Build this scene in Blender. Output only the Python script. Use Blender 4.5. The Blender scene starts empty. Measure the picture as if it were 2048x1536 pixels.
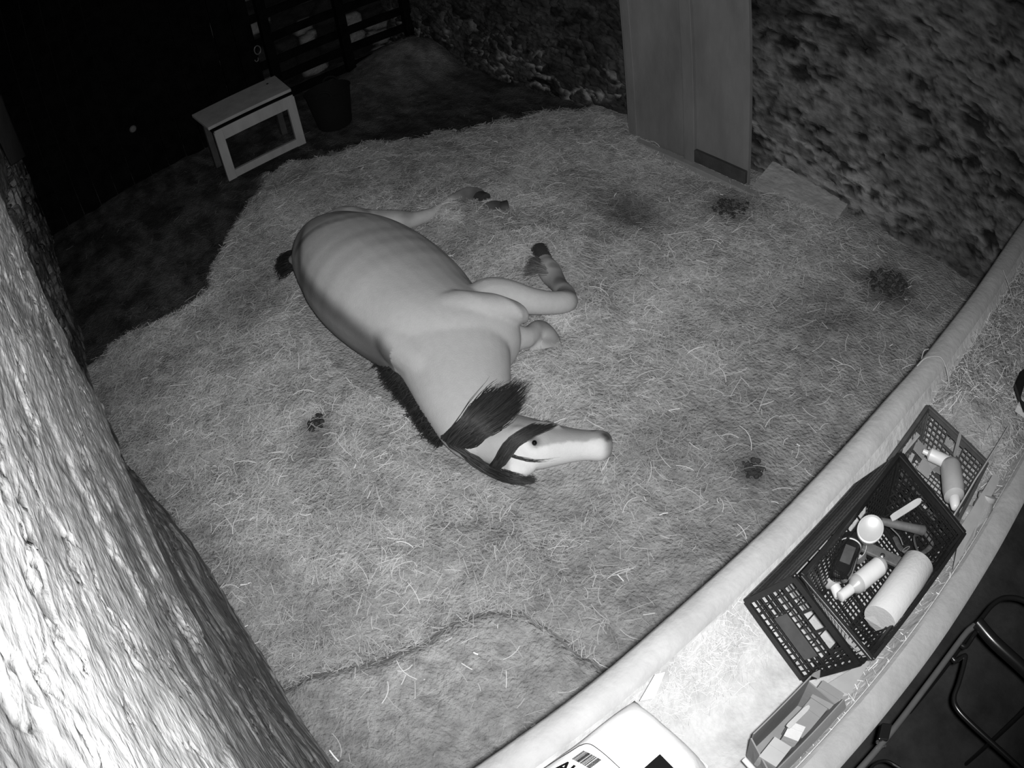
import bpy, bmesh, math, random
import numpy as np
from mathutils import Vector, Matrix, noise as mn
from mathutils.bvhtree import BVHTree

SC = bpy.context.scene
COL = SC.collection
random.seed(7)
RG = np.random.default_rng(7)

# ------------------------------------------------------------------ camera
H = 2.7                                   # the stable camera hangs 2.7 m above the bedding
KP = [6.14088062e-04, 3.59850797e-02, 1.96592809e-04, -1.19909328e-05, 6.29585988e-07]
RC = np.array([[-0.6208, 0.4927, -0.6097], [-0.775, -0.5027, 0.3829], [-0.1178, 0.7103, 0.694]])
cd = bpy.data.cameras.new('camera')
cam = bpy.data.objects.new('camera', cd)
COL.objects.link(cam)
SC.camera = cam
cd.type = 'PANO'
cc = cd.cycles if hasattr(cd, 'cycles') else cd
cc.panorama_type = 'FISHEYE_LENS_POLYNOMIAL'
cd.sensor_fit = 'HORIZONTAL'
cd.sensor_width = 36
cd.sensor_height = 27
cc.fisheye_fov = 3.0
for i in range(5):
    setattr(cc, 'fisheye_polynomial_k%d' % i, -KP[i])
M = Matrix([list(r) for r in RC]).to_4x4()
M.translation = (0, 0, H)
cam.matrix_world = M
cd.clip_start = .01

SC.view_settings.view_transform = 'Standard'
SC.view_settings.look = 'None'
SC.view_settings.gamma = 1
SC.view_settings.exposure = 0
SC.view_settings.use_curve_mapping = False

# world: a dark barn at night
w = bpy.data.worlds.new('night')
SC.world = w
w.use_nodes = True
w.node_tree.nodes['Background'].inputs[0].default_value = (1, 1, 1, 1)
w.node_tree.nodes['Background'].inputs[1].default_value = .0012

# the infrared lamp built round the lens of the stable camera
ld = bpy.data.lights.new('infrared_lamp', 'SPOT')
ld.energy = 455
ld.spot_size = math.radians(128)
ld.spot_blend = 1
ld.shadow_soft_size = .022
lamp = bpy.data.objects.new('infrared_lamp', ld)
COL.objects.link(lamp)
lamp.location = (-.03, -.03, 2.73)
aim = Vector((2.75, -1.62, 0)) - lamp.location
lamp.rotation_euler = aim.to_track_quat('-Z', 'Y').to_euler()


def ray(px, py):
    dx, dy = px - 1024, -(py - 768)
    r = math.hypot(dx, dy)
    rm = r * 36 / 2048
    th = sum(k * rm ** i for i, k in enumerate(KP))
    s = math.sin(th) / max(r, 1e-9)
    return RC @ np.array([dx * s, dy * s, -math.cos(th)])


def at(px, py, z=0.):
    """the point at height z seen at a pixel of the photograph"""
    v = ray(px, py)
    t = (z - H) / v[2]
    return Vector((v[0] * t, v[1] * t, z))


def atx(px, py, x):
    v = ray(px, py)
    t = x / v[0]
    return Vector((x, v[1] * t, H + v[2] * t))


def aty(px, py, y):
    v = ray(px, py)
    t = y / v[1]
    return Vector((v[0] * t, y, H + v[2] * t))


# ------------------------------------------------------------------ noise helpers (numpy)
def hsh(ix, iy, seed=0):
    n = (ix.astype(np.int64) * 374761393 + iy.astype(np.int64) * 668265263 + seed * 1442695041) & 0x7fffffff
    n = ((n ^ (n >> 13)) * 1274126177) & 0x7fffffff
    n = (n ^ (n >> 16)) & 0xffffff
    return n / float(0xffffff)


def vn(x, y, seed=0):
    ix, iy = np.floor(x), np.floor(y)
    fx, fy = x - ix, y - iy
    fx, fy = fx * fx * (3 - 2 * fx), fy * fy * (3 - 2 * fy)
    a, b = hsh(ix, iy, seed), hsh(ix + 1, iy, seed)
    c, d = hsh(ix, iy + 1, seed), hsh(ix + 1, iy + 1, seed)
    return (a * (1 - fx) + b * fx) * (1 - fy) + (c * (1 - fx) + d * fx) * fy


def fbm(x, y, seed=0, o=4):
    r, a, t = 0, 1., 0
    for i in range(o):
        r = r + a * vn(x * 2 ** i, y * 2 ** i, seed + i)
        t += a
        a *= .5
    return r / t


def worley(x, y, seed=0):
    ix, iy = np.floor(x), np.floor(y)
    f1 = np.full(x.shape, 9.)
    f2 = f1.copy()
    idc = np.zeros(x.shape)
    for dx in (-1, 0, 1):
        for dy in (-1, 0, 1):
            cx, cy = ix + dx, iy + dy
            px, py = cx + .1 + .8 * hsh(cx, cy, seed), cy + .1 + .8 * hsh(cx, cy, seed + 5)
            d = np.hypot(px - x, py - y)
            h = hsh(cx, cy, seed + 9)
            cl = d < f1
            f2 = np.where(cl, f1, np.minimum(f2, d))
            idc = np.where(cl, h, idc)
            f1 = np.where(cl, d, f1)
    return f1, f2, idc


def sst(e0, e1, x):
    t = np.clip((x - e0) / (e1 - e0), 0, 1)
    return t * t * (3 - 2 * t)


# ------------------------------------------------------------------ materials
def mat(name, c, rough=.8, var=0., scale=20., bump=0., bscale=None, spec=.3, stretch=(1, 1, 1), attr=None, metal=0,
        trans=0, alpha=None, coat=0, detail=6):
    m = bpy.data.materials.new(name)
    m.use_nodes = True
    nt = m.node_tree
    b = nt.nodes['Principled BSDF']
    N, L = nt.nodes.new, nt.links.new
    b.inputs['Roughness'].default_value = rough
    b.inputs['Specular IOR Level'].default_value = spec
    b.inputs['Metallic'].default_value = metal
    b.inputs['Transmission Weight'].default_value = trans
    b.inputs['Coat Weight'].default_value = coat
    if alpha is not None:
        b.inputs['Alpha'].default_value = alpha
    b.inputs['Base Color'].default_value = (c, c, c, 1)
    src = None
    if attr:
        a = N('ShaderNodeAttribute')
        a.attribute_name = attr
        src = a.outputs['Fac']
    if var or bump:
        tc = N('ShaderNodeTexCoord')
        mp = N('ShaderNodeMapping')
        mp.inputs['Scale'].default_value = stretch
        L(tc.outputs['Object'], mp.inputs[0])
        n = N('ShaderNodeTexNoise')
        n.inputs['Scale'].default_value = scale
        n.inputs['Detail'].default_value = detail
        n.inputs['Roughness'].default_value = .6
        L(mp.outputs[0], n.inputs['Vector'])
        if var:
            mr = N('ShaderNodeMapRange')
            mr.inputs['From Min'].default_value = .3
            mr.inputs['From Max'].default_value = .7
            mr.inputs['To Min'].default_value = 1 - var
            mr.inputs['To Max'].default_value = 1 + var
            L(n.outputs['Fac'], mr.inputs['Value'])
            mu = N('ShaderNodeMath')
            mu.operation = 'MULTIPLY'
            L(mr.outputs[0], mu.inputs[0])
            if src is not None:
                L(src, mu.inputs[1])
            else:
                mu.inputs[1].default_value = c
            src = mu.outputs[0]
        if bump:
            nb = n
            if bscale:
                nb = N('ShaderNodeTexNoise')
                nb.inputs['Scale'].default_value = bscale
                nb.inputs['Detail'].default_value = 8
                L(mp.outputs[0], nb.inputs['Vector'])
            bm = N('ShaderNodeBump')
            bm.inputs['Strength'].default_value = 1
            bm.inputs['Distance'].default_value = bump
            L(nb.outputs['Fac'], bm.inputs['Height'])
            L(bm.outputs[0], b.inputs['Normal'])
    if src is not None:
        cm = N('ShaderNodeCombineColor')
        for i in range(3):
            L(src, cm.inputs[i])
        L(cm.outputs[0], b.inputs['Base Color'])
    return m


MT = dict(
    straw=mat('straw', .4, .6, attr='shade', spec=.35),
    bedding=mat('bedding', .3, .95, .35, 14, .02, 60, spec=.1, attr='shade'),
    limewash=mat('limewash', .6, .75, .28, 13, .010, 42, spec=.25, attr='shade', stretch=(.6, 1, 1.3), detail=14),
    rubble=mat('rubble', .3, .95, .3, 14, .015, 34, spec=.15, attr='shade', stretch=(.6, 1, 1.5)),
    concrete=mat('concrete', .25, .75, .13, 9, .003, 40, spec=.3),
    concrete_in=mat('trough_lining', .36, .7, .2, 14, .004, 50, spec=.3),
    floor2=mat('passage_concrete', .042, .9, .4, 5, .004, 30, spec=.2),
    ply=mat('plywood', .175, .7, .25, 4, .001, 60, spec=.2, stretch=(1, 1, .3)),
    board=mat('painted_board', .26, .7, .12, 8, .001, 60, stretch=(1, 1, .3)),
    standw=mat('stand_timber', .29, .8, .15, 8, .001, 60, stretch=(1, 1, .3)),
    dimwood=mat('dim_timber', .05, .8, .3, 8, .002, 40),
    darkwood=mat('shadow_gap_dark', .004, .95, .5, 8, .003, 40, spec=.04),
    pale=mat('pale_timber', .28, .7, .15, 10, .001, 50),
    blackp=mat('black_plastic', .008, .42, .2, 30, .0006, 80, spec=.5),
    greyp=mat('grey_plastic', .045, .5, .2, 30, .0006, 80, spec=.4),
    rubber=mat('black_rubber', .003, .9, .2, 20),
    tube=mat('black_enamel', .012, .25, spec=.6),
    tubegrey=mat('grey_metal', .1, .35, .1, 20, spec=.6),
    whitep=mat('white_plastic', .45, .4, .05, 20, spec=.4),
    softp=mat('translucent_plastic', .27, .35, .08, 20, spec=.5),
    label=mat('bottle_label', .42, .6, .15, 40),
    paper=mat('soft_paper', .38, .9, .04, 30, .001, 120),
    card=mat('cardboard', .15, .85, .1, 10, .0006, 60),
    cardlt=mat('pale_card', .26, .8, .06, 12),
    bag=mat('woven_bag', .82, .45, .05, 8, .004, 14, spec=.4),
    ink=mat('black_print', .006, .9, spec=.03),
    glass=mat('dark_glass', .01, .07, spec=.7, coat=.6),
    clear=mat('clear_plastic', .5, .12, spec=.6, trans=.6),
    woodtool=mat('worn_wood', .07, .6, .25, 30, .001, 80, stretch=(1, 1, 1)),
    steel=mat('bright_steel', .6, .3, metal=1),
    coatm=mat('horse_coat', .3, .7, .04, 30, .0012, 160, spec=.25, attr='shade'),
    hair=mat('black_horse_hair', .012, .5, spec=.5, attr='shade'),
    hoofm=mat('dark_hoof', .05, .55, .2, 20),
    eye=mat('horse_eye', .006, .08, spec=.8),
    dung=mat('dung', .045, .95, .5, 30, .01, 60),
    rope=mat('rope', .05, .8, .4, 60, .002, 120),
)


# ------------------------------------------------------------------ object helpers
def meta(o, label=None, cat=None, group=None, kind=None):
    if label: o['label'] = label
    if cat: o['category'] = cat
    if group: o['group'] = group
    if kind: o['kind'] = kind
    return o


def link(name, me, m, parent=None, smooth=False):
    o = bpy.data.objects.new(name, me)
    COL.objects.link(o)
    if m is not None:
        me.materials.append(MT[m] if isinstance(m, str) else m)
    if smooth:
        me.polygons.foreach_set('use_smooth', [True] * len(me.polygons))
    if parent is not None:
        o.parent = parent
        o.matrix_parent_inverse = Matrix.Translation(-parent.location)
    return o


def empty(name, loc, label, cat, group=None):
    o = bpy.data.objects.new(name, None)
    o.empty_display_size = .1
    COL.objects.link(o)
    o.location = loc
    return meta(o, label, cat, group)


def pymesh(name, V, F, m, parent=None, smooth=False, shade=None):
    me = bpy.data.meshes.new(name)
    me.from_pydata([tuple(v) for v in V], [], F)
    if shade is not None:
        a = me.attributes.new('shade', 'FLOAT', 'POINT')
        a.data.foreach_set('value', np.asarray(shade, dtype=np.float32))
    me.update()
    return link(name, me, m, parent, smooth)


def npmesh(name, V, Q, m, parent=None, smooth=False, shade=None):
    """V (n,3), Q (k,4) quads"""
    me = bpy.data.meshes.new(name)
    V = np.asarray(V, dtype=np.float32)
    Q = np.asarray(Q, dtype=np.int32)
    me.vertices.add(len(V))
    me.vertices.foreach_set('co', V.ravel())
    me.loops.add(Q.size)
    me.loops.foreach_set('vertex_index', Q.ravel())
    me.polygons.add(len(Q))
    me.polygons.foreach_set('loop_start', np.arange(0, Q.size, 4, dtype=np.int32))
    me.polygons.foreach_set('loop_total', np.full(len(Q), 4, dtype=np.int32))
    if shade is not None:
        a = me.attributes.new('shade', 'FLOAT', 'POINT')
        a.data.foreach_set('value', np.asarray(shade, dtype=np.float32))
    me.update(calc_edges=True)
    me.validate()
    return link(name, me, m, parent, smooth)


class MB:
    """collects shapes for one mesh"""
    def __init__(s):
        s.V, s.F = [], []

    def add(s, V, F):
        n = len(s.V)
        s.V += [tuple(v) for v in V]
        s.F += [[i + n for i in f] for f in F]
        return s

    def hexa(s, b, t):
        """box from 4 bottom corners and 4 top corners"""
        return s.add(list(b) + list(t), [[3, 2, 1, 0], [4, 5, 6, 7], [0, 1, 5, 4], [1, 2, 6, 5], [2, 3, 7, 6], [3, 0, 4, 7]])

    def box(s, c, d, R=None):
        c = Vector(c)
        R = R or Matrix.Identity(3)
        P = [c + R @ Vector((x * d[0] / 2, y * d[1] / 2, z * d[2] / 2)) for z in (-1, 1) for x, y in ((-1, -1), (1, -1), (1, 1), (-1, 1))]
        return s.hexa(P[:4], P[4:])

    def bar(s, a, b, w, t, up=(0, 0, 1)):
        a, b = Vector(a), Vector(b)
        d = (b - a).normalized()
        up = Vector(up)
        sd = d.cross(up)
        if sd.length < 1e-4:
            sd = d.cross(Vector((1, .3, 0)))
        sd.normalize()
        u = sd.cross(d).normalized()
        q = [a + sd * w / 2 * x + u * t / 2 * y for x, y in ((-1, -1), (1, -1), (1, 1), (-1, 1))]
        r = [p + (b - a) for p in q]
        return s.add(q + r, [[0, 1, 2, 3], [7, 6, 5, 4], [0, 4, 5, 1], [1, 5, 6, 2], [2, 6, 7, 3], [3, 7, 4, 0]])

    def tube(s, pts, r, n=10, flat=1., caps=True):
        """round tube through points; r a number or list"""
        pts = [Vector(p) for p in pts]
        rs = r if isinstance(r, (list, tuple)) else [r] * len(pts)
        V, F = [], []
        u = None
        for i, p in enumerate(pts):
            t = (pts[min(i + 1, len(pts) - 1)] - pts[max(i - 1, 0)]).normalized()
            if u is None:
                u = t.cross(Vector((0, 0, 1)))
                if u.length < .05: u = t.cross(Vector((1, 0, 0)))
            u = (u - t * u.dot(t)).normalized()
            v = t.cross(u)
            for k in range(n):
                a = 2 * math.pi * k / n
                V.append(p + u * math.cos(a) * rs[i] + v * math.sin(a) * rs[i] * flat)
        for i in range(len(pts) - 1):
            for k in range(n):
                F.append([i * n + k, i * n + (k + 1) % n, (i + 1) * n + (k + 1) % n, (i + 1) * n + k])
        if caps:
            F.append(list(range(n))[::-1])
            F.append([(len(pts) - 1) * n + k for k in range(n)])
        return s.add(V, F)

    def lathe(s, prof, o, ax, n=28):
        """prof: list of (distance along axis, radius)"""
        o, ax = Vector(o), Vector(ax).normalized()
        return s.tube_lathe(prof, o, ax, n)

    def tube_lathe(s, prof, o, ax, n):
        u = ax.cross(Vector((0, 0, 1)))
        if u.length < .05: u = Vector((1, 0, 0))
        u.normalize()
        v = ax.cross(u)
        V, F = [], []
        for d, r in prof:
            for k in range(n):
                a = 2 * math.pi * k / n
                V.append(o + ax * d + (u * math.cos(a) + v * math.sin(a)) * max(r, 1e-4))
        for i in range(len(prof) - 1):
            for k in range(n):
                F.append([i * n + k, i * n + (k + 1) % n, (i + 1) * n + (k + 1) % n, (i + 1) * n + k])
        F.append(list(range(n))[::-1])
        F.append([(len(prof) - 1) * n + k for k in range(n)])
        return s.add(V, F)

    def build(s, name, m, parent=None, smooth=False, bevel=0, shade=None):
        o = pymesh(name, s.V, s.F, m, parent, smooth, shade)
        bm = bmesh.new()
        bm.from_mesh(o.data)
        bmesh.ops.recalc_face_normals(bm, faces=bm.faces)
        if bevel:
            bmesh.ops.bevel(bm, geom=bm.edges[:], offset=bevel, segments=2, profile=.5, affect='EDGES', clamp_overlap=True)
        bm.to_mesh(o.data)
        bm.free()
        if smooth:
            o.data.polygons.foreach_set('use_smooth', [True] * len(o.data.polygons))
            o.data.set_sharp_from_angle(angle=math.radians(45))
        return o


def curve_pts(P, n=8):
    """Catmull-Rom through points"""
    P = [Vector(p) for p in P]
    Q = [P[0] * 2 - P[1]] + P + [P[-1] * 2 - P[-2]]
    out = []
    for i in range(1, len(Q) - 2):
        for k in range(n):
            t = k / n
            a, b, c, d = Q[i - 1], Q[i], Q[i + 1], Q[i + 2]
            out.append(.5 * ((2 * b) + (c - a) * t + (2 * a - 5 * b + 4 * c - d) * t * t + (3 * b - a - 3 * c + d) * t ** 3))
    out.append(P[-1])
    return out


# ------------------------------------------------------------------ the floor and its bedding
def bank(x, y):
    """1 on the loose clean bedding, 0 on the trampled bedding at the back and left, with shadow painted into its colour"""
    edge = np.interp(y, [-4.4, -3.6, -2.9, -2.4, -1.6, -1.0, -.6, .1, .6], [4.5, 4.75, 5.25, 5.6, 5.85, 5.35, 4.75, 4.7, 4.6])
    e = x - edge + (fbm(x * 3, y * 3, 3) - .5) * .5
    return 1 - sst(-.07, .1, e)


def ledge(x, y):
    """the low bank of packed bedding in front of the trough"""
    L = [at(px, py, 0) for px, py in ((560, 1400), (640, 1352), (760, 1312), (850, 1290), (900, 1252), (980, 1226), (1050, 1236), (1110, 1275), (1180, 1330))]
    L.sort(key=lambda q: q.y)
    e = x - np.interp(y, [q.y for q in L], [q.x for q in L], left=.5) + (fbm(x * 6, y * 6, 8, 3) - .5) * .10
    return 1 - sst(-.06, .02, e)


def ground(x, y):
    h = (fbm(x * 1.3, y * 1.3, 11) - .5) * .10 + (fbm(x * 5, y * 5, 21, 3) - .5) * .035
    h = h + .07 * bank(x, y)
    h = h + .28 * np.exp(-((x - 7.2) ** 2 / .35 + (y + 3.9) ** 2 / .5))           # heap in the far corner
    h = h + .06 * np.exp(-((x - 3.95) ** 2 + (y + 2.2) ** 2) / .05)
    h = h + .05 * np.exp(-((x - 3.2) ** 2 / .3 + (y + 2.25) ** 2 / .12))
    h = h + .07 * np.exp(-((x - 2.45) ** 2 + (y + 2.15) ** 2) / .03)
    h = h + .06 * ledge(x, y)
    # flatter under the horse
    m = np.exp(-(((x - 3.2) / 1.0) ** 2 + ((y + 1.3) / .48) ** 2) ** 2) + np.exp(-(((x - 2.0) / .5) ** 2 + ((y + 1.15) / .33) ** 2) ** 2)
    h = h * (1 - .85 * np.clip(m, 0, 1)) - .01 * np.clip(m, 0, 1)
    return h - .05


def gshade(x, y):
    b = bank(x, y)
    n = fbm(x * 2.2, y * 2.2, 31)
    s = .50 + .30 * (n - .5) + .12 * (fbm(x * 7, y * 7, 33, 3) - .5)
    s = s * ((.08 + .12 * sst(.30, .72, fbm(x * 4, y * 10, 37, 5)) + .10 * np.exp(-((x - 6.9) ** 2 + (y + 3.6) ** 2) / .9)) * (1 - b) + b)  # past the bank, lamp shadow is painted into the darker bedding colour
    s = s * (1 + .25 * np.exp(-((x - 7.2) ** 2 + (y + 3.9) ** 2) / .5) * 3)
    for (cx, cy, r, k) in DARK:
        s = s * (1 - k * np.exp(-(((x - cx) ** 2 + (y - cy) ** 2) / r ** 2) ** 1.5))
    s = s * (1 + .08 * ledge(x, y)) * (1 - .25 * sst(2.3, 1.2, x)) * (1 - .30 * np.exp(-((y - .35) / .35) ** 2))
    return np.clip(s, .012, 1)


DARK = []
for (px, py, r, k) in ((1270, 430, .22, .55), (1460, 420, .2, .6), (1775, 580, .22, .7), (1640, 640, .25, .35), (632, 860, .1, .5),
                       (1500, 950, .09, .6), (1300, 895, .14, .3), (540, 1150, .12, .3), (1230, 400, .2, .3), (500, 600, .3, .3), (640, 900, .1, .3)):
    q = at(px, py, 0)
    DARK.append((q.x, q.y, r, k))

st = .028
gx = np.arange(.5, 8.6, st)
gy = np.arange(-4.35, .62, st)
X, Y = np.meshgrid(gx, gy, indexing='ij')
Z = ground(X, Y)
nx, ny = X.shape
I = np.arange(nx * ny).reshape(nx, ny)
Q = np.stack([I[:-1, :-1], I[1:, :-1], I[1:, 1:], I[:-1, 1:]], -1).reshape(-1, 4)
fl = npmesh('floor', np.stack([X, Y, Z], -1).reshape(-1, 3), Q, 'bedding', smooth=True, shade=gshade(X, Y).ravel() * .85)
meta(fl, kind='structure')


def strands(name, P, D, U, L, Wd, sh, m='straw', bend=.15, parent=None, seg=2):
    """many short ribbons: centres P, directions D, side vectors U"""
    n = len(P)
    T = np.linspace(-.5, .5, seg + 1)
    N3 = np.cross(D, U)
    N3 /= np.linalg.norm(N3, axis=1)[:, None] + 1e-9
    bd = (RG.random(n) - .5) * 2 * bend
    bn = RG.random(n) * bend * .6
    V = np.zeros((n, seg + 1, 2, 3))
    for i, t in enumerate(T):
        c = P + D * (L * t)[:, None] + U * (bd * L * (t * t * 4 - .5) * .5)[:, None] - N3 * (bn * L * (t * t * 4) * .25)[:, None]
        V[:, i, 0] = c + U * (Wd / 2)[:, None]
        V[:, i, 1] = c - U * (Wd / 2)[:, None]
    base = (np.arange(n) * (seg + 1) * 2)[:, None, None]
    q = np.array([[2 * i, 2 * i + 1, 2 * i + 3, 2 * i + 2] for i in range(seg)])[None]
    Qd = (base + q).reshape(-1, 4)
    return npmesh(name, V.reshape(-1, 3), Qd, m, parent, False, np.repeat(sh, (seg + 1) * 2))


def scatter(n, x0, x1, y0, y1, zf, lmin, lmax, wmin, wmax, lift=.02, tilt=.25, keep=None):
    x = RG.uniform(x0, x1, n)
    y = RG.uniform(y0, y1, n)
    if keep is not None:
        k = keep(x, y)
        x, y = x[k], y[k]
    n = len(x)
    a = (fbm(x * 2.6, y * 2.6, 77, 3) * 12 + RG.normal(0, 1.0, n))
    tl = RG.normal(0, tilt, n)
    D = np.stack([np.cos(a) * np.cos(tl), np.sin(a) * np.cos(tl), np.sin(tl)], 1)
    U = np.stack([-np.sin(a), np.cos(a), RG.normal(0, .35, n)], 1)
    U /= np.linalg.norm(U, axis=1)[:, None]
    z = zf(x, y) + RG.random(n) * lift
    L = RG.uniform(lmin, lmax, n) * RG.random(n) ** .4
    W = RG.uniform(wmin, wmax, n)
    return np.stack([x, y, z], 1), D, U, L, W


def in_horse(x, y):
    return ((((x - 3.25) / .95) ** 2 + ((y + 1.31) / .42) ** 2) < 1) | ((((x - 2.3) / .4) ** 2 + ((y + 1.18) / .24) ** 2) < 1) | \
        ((((x - 1.85) / .3) ** 2 + ((y + 1.25) / .2) ** 2) < 1)


def straw_keep(x, y):
    d = .25 + .75 * bank(x, y)
    near = (1 - ledge(x, y)) * sst(.9, 1.8, x + y * .15 + .2)         # trodden flat along the trough: few loose stalks
    p = d * (.04 + .96 * near) * (.25 + .75 * sst(.38, .60, fbm(x * 5, y * 5, 35, 3)))
    return (RG.random(len(x)) < p) & ~in_horse(x, y) & (y < np.interp(x, [2.4, 2.9, 3.4], [.24, .33, .4]))


P_, D_, U_, L_, W_ = scatter(260000, .6, 7.3, -4.02, .4, ground, .025, .10, .0012, .0032, .018, .15, straw_keep)
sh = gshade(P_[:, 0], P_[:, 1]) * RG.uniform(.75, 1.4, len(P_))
hi = RG.random(len(P_)) < .012
sh = np.where(hi, sh * 1.4 + .1, sh)
meta(strands('loose_straw', P_, D_, U_, L_, W_, np.clip(sh, .01, .8)), 'loose straw bedding scattered all over the stable floor', 'straw', kind='stuff')
P_, D_, U_, L_, W_ = scatter(300, .8, 5.8, -3.9, .3, lambda x, y: ground(x, y) + .012, .03, .085, .0035, .006, .03, .12, lambda x, y: ~in_horse(x, y) & (bank(x, y) > .3))
meta(strands('bright_straw_stalks', P_, D_, U_, L_ * .8, W_, RG.uniform(.45, .95, len(P_))), 'pale shiny straw stalks lying on top of the bedding', 'straw', kind='stuff')
P_, D_, U_, L_, W_ = scatter(5200, .7, 6.0, -4.0, .3, lambda x, y: ground(x, y) + .014, .06, .17, .002, .0042, .02, .10,
                             lambda x, y: ~in_horse(x, y) & (RG.random(len(x)) < (1 - .9 * ledge(x, y)) * bank(x, y) * sst(.35, .6, fbm(x * 3, y * 3, 36, 3))))
def heaped(cx, cy, rx, ry, z0, z1, n):
    """straw heaped over the half-buried legs"""
    a_, r_ = RG.uniform(0, 6.28, n), RG.random(n) ** .6
    x, y = cx + rx * r_ * np.cos(a_), cy + ry * r_ * np.sin(a_)
    d = RG.uniform(0, 6.28, n)
    t = RG.normal(0, .2, n)
    D = np.stack([np.cos(d) * np.cos(t), np.sin(d) * np.cos(t), np.sin(t)], 1)
    U = np.stack([-np.sin(d), np.cos(d), RG.normal(0, .3, n)], 1)
    U /= np.linalg.norm(U, axis=1)[:, None]
    return np.stack([x, y, z0 + (z1 - z0) * (1 - r_) * RG.random(n)], 1), D, U, RG.uniform(.03, .11, n), RG.uniform(.0014, .0036, n)


for args in ((3.88, -2.16, .18, .12, .03, .12, 1300), (3.85, -2.42, .12, .10, .0, .07, 500), (2.52, -1.98, .12, .10, .02, .10, 500), (2.86, -2.16, .10, .08, .0, .06, 300)):
    h_ = heaped(*args)
    P_, D_, U_, L_, W_ = [np.concatenate([a_, b_]) for a_, b_ in zip((P_, D_, U_, L_, W_), h_)]
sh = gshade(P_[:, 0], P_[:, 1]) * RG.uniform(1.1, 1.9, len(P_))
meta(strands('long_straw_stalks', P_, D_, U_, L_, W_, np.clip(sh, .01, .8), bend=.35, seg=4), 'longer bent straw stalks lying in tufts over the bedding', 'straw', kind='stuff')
# ------------------------------------------------------------------ left wall (limewashed rubble) right beside the camera
def wall_left():
    xs = np.concatenate([np.arange(-.5, 2.7, .0075), np.arange(2.7, 4.0, .014), np.arange(4.0, 9.2, .03)])
    zs = np.arange(-.15, 3.0, .0075)
    Xw, Zw = np.meshgrid(xs, zs, indexing='ij')
    n1 = fbm(Xw * 2.0, Zw * 3.5, 41, 4) - .5
    n2 = fbm(Xw * 5.5, Zw * 13, 43, 4) - .5
    n3 = fbm(Xw * 30, Zw * 60, 45, 3) - .5
    rdg = 1 - np.abs(fbm(Xw * 2.4 + 1.5 * n1, Zw * 6 + 1.2 * n2, 47, 4) - .5) * 2
    crack = sst(.972, .996, rdg)
    edge = np.interp(Xw, [-.5, .9, 1.2, 1.5, 2.6, 3.4], [.74, .76, .9, .98, .97, 1.1]) + (fbm(Xw * 2.5, Zw * 0, 51, 3) - .5) * .06
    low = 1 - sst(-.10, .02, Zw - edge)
    pier = 1 - sst(2.60, 2.72, Xw + .05 * n1)                  # the thick near pier ends here
    plow = 1 - sst(2.35, 3.5, Xw)                              # its bare footing runs a little further
    yu = .47 - (.135 + .022 * (Xw - .5)) * pier
    yl = .47 - np.maximum(.19 * plow * sst(1.1, .0, Zw), .13 * plow)
    Yw = yu * (1 - low) + yl * low
    f1, f2, idc = worley(Xw * 5 + 2 * n1, Zw * 8, 61)
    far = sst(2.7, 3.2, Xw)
    hole = (idc < .38) * far * sst(.05, .2, f2 - f1) * sst(.25, .45, Zw) * (1 - sst(1.25, 1.5, Zw))
    flake = sst(.50, .53, fbm(Xw * 3.2 + n2, Zw * 6.5, 53, 4))
    Yw = Yw - n1 * .03 * (1 + low) - n2 * .010 - n3 * .004 - flake * .006 + crack * .010 + hole * .10 + far * (.5 - idc) * .04 * (Zw < 1.4)
    # limewash over grey render: worn patches, flakes and cracks
    shd = .33 + .10 * flake + .18 * n2 + .45 * n3 - .24 * crack
    worn_shade = sst(.56, .62, fbm(Xw * 1.3 + 5, Zw * 2.6, 73, 4) + .10 * sst(.45, .8, Xw) * sst(1.5, 1.1, Xw))  # worn patches, thickened to paint the lamp's falloff into the plaster
    shd = shd * (1 - .42 * worn_shade)
    strk = fbm(Xw * 2.5, Zw * 26, 79, 3)
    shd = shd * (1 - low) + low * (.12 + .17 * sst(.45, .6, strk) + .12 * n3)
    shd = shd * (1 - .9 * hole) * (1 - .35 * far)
    nx, ny = Xw.shape
    I = np.arange(nx * ny).reshape(nx, ny)
    Q = np.stack([I[:-1, :-1], I[:-1, 1:], I[1:, 1:], I[1:, :-1]], -1).reshape(-1, 4)
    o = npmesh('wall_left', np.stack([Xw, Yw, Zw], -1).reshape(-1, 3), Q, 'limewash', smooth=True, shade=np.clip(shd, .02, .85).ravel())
    meta(o, kind='structure')


wall_left()


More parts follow.
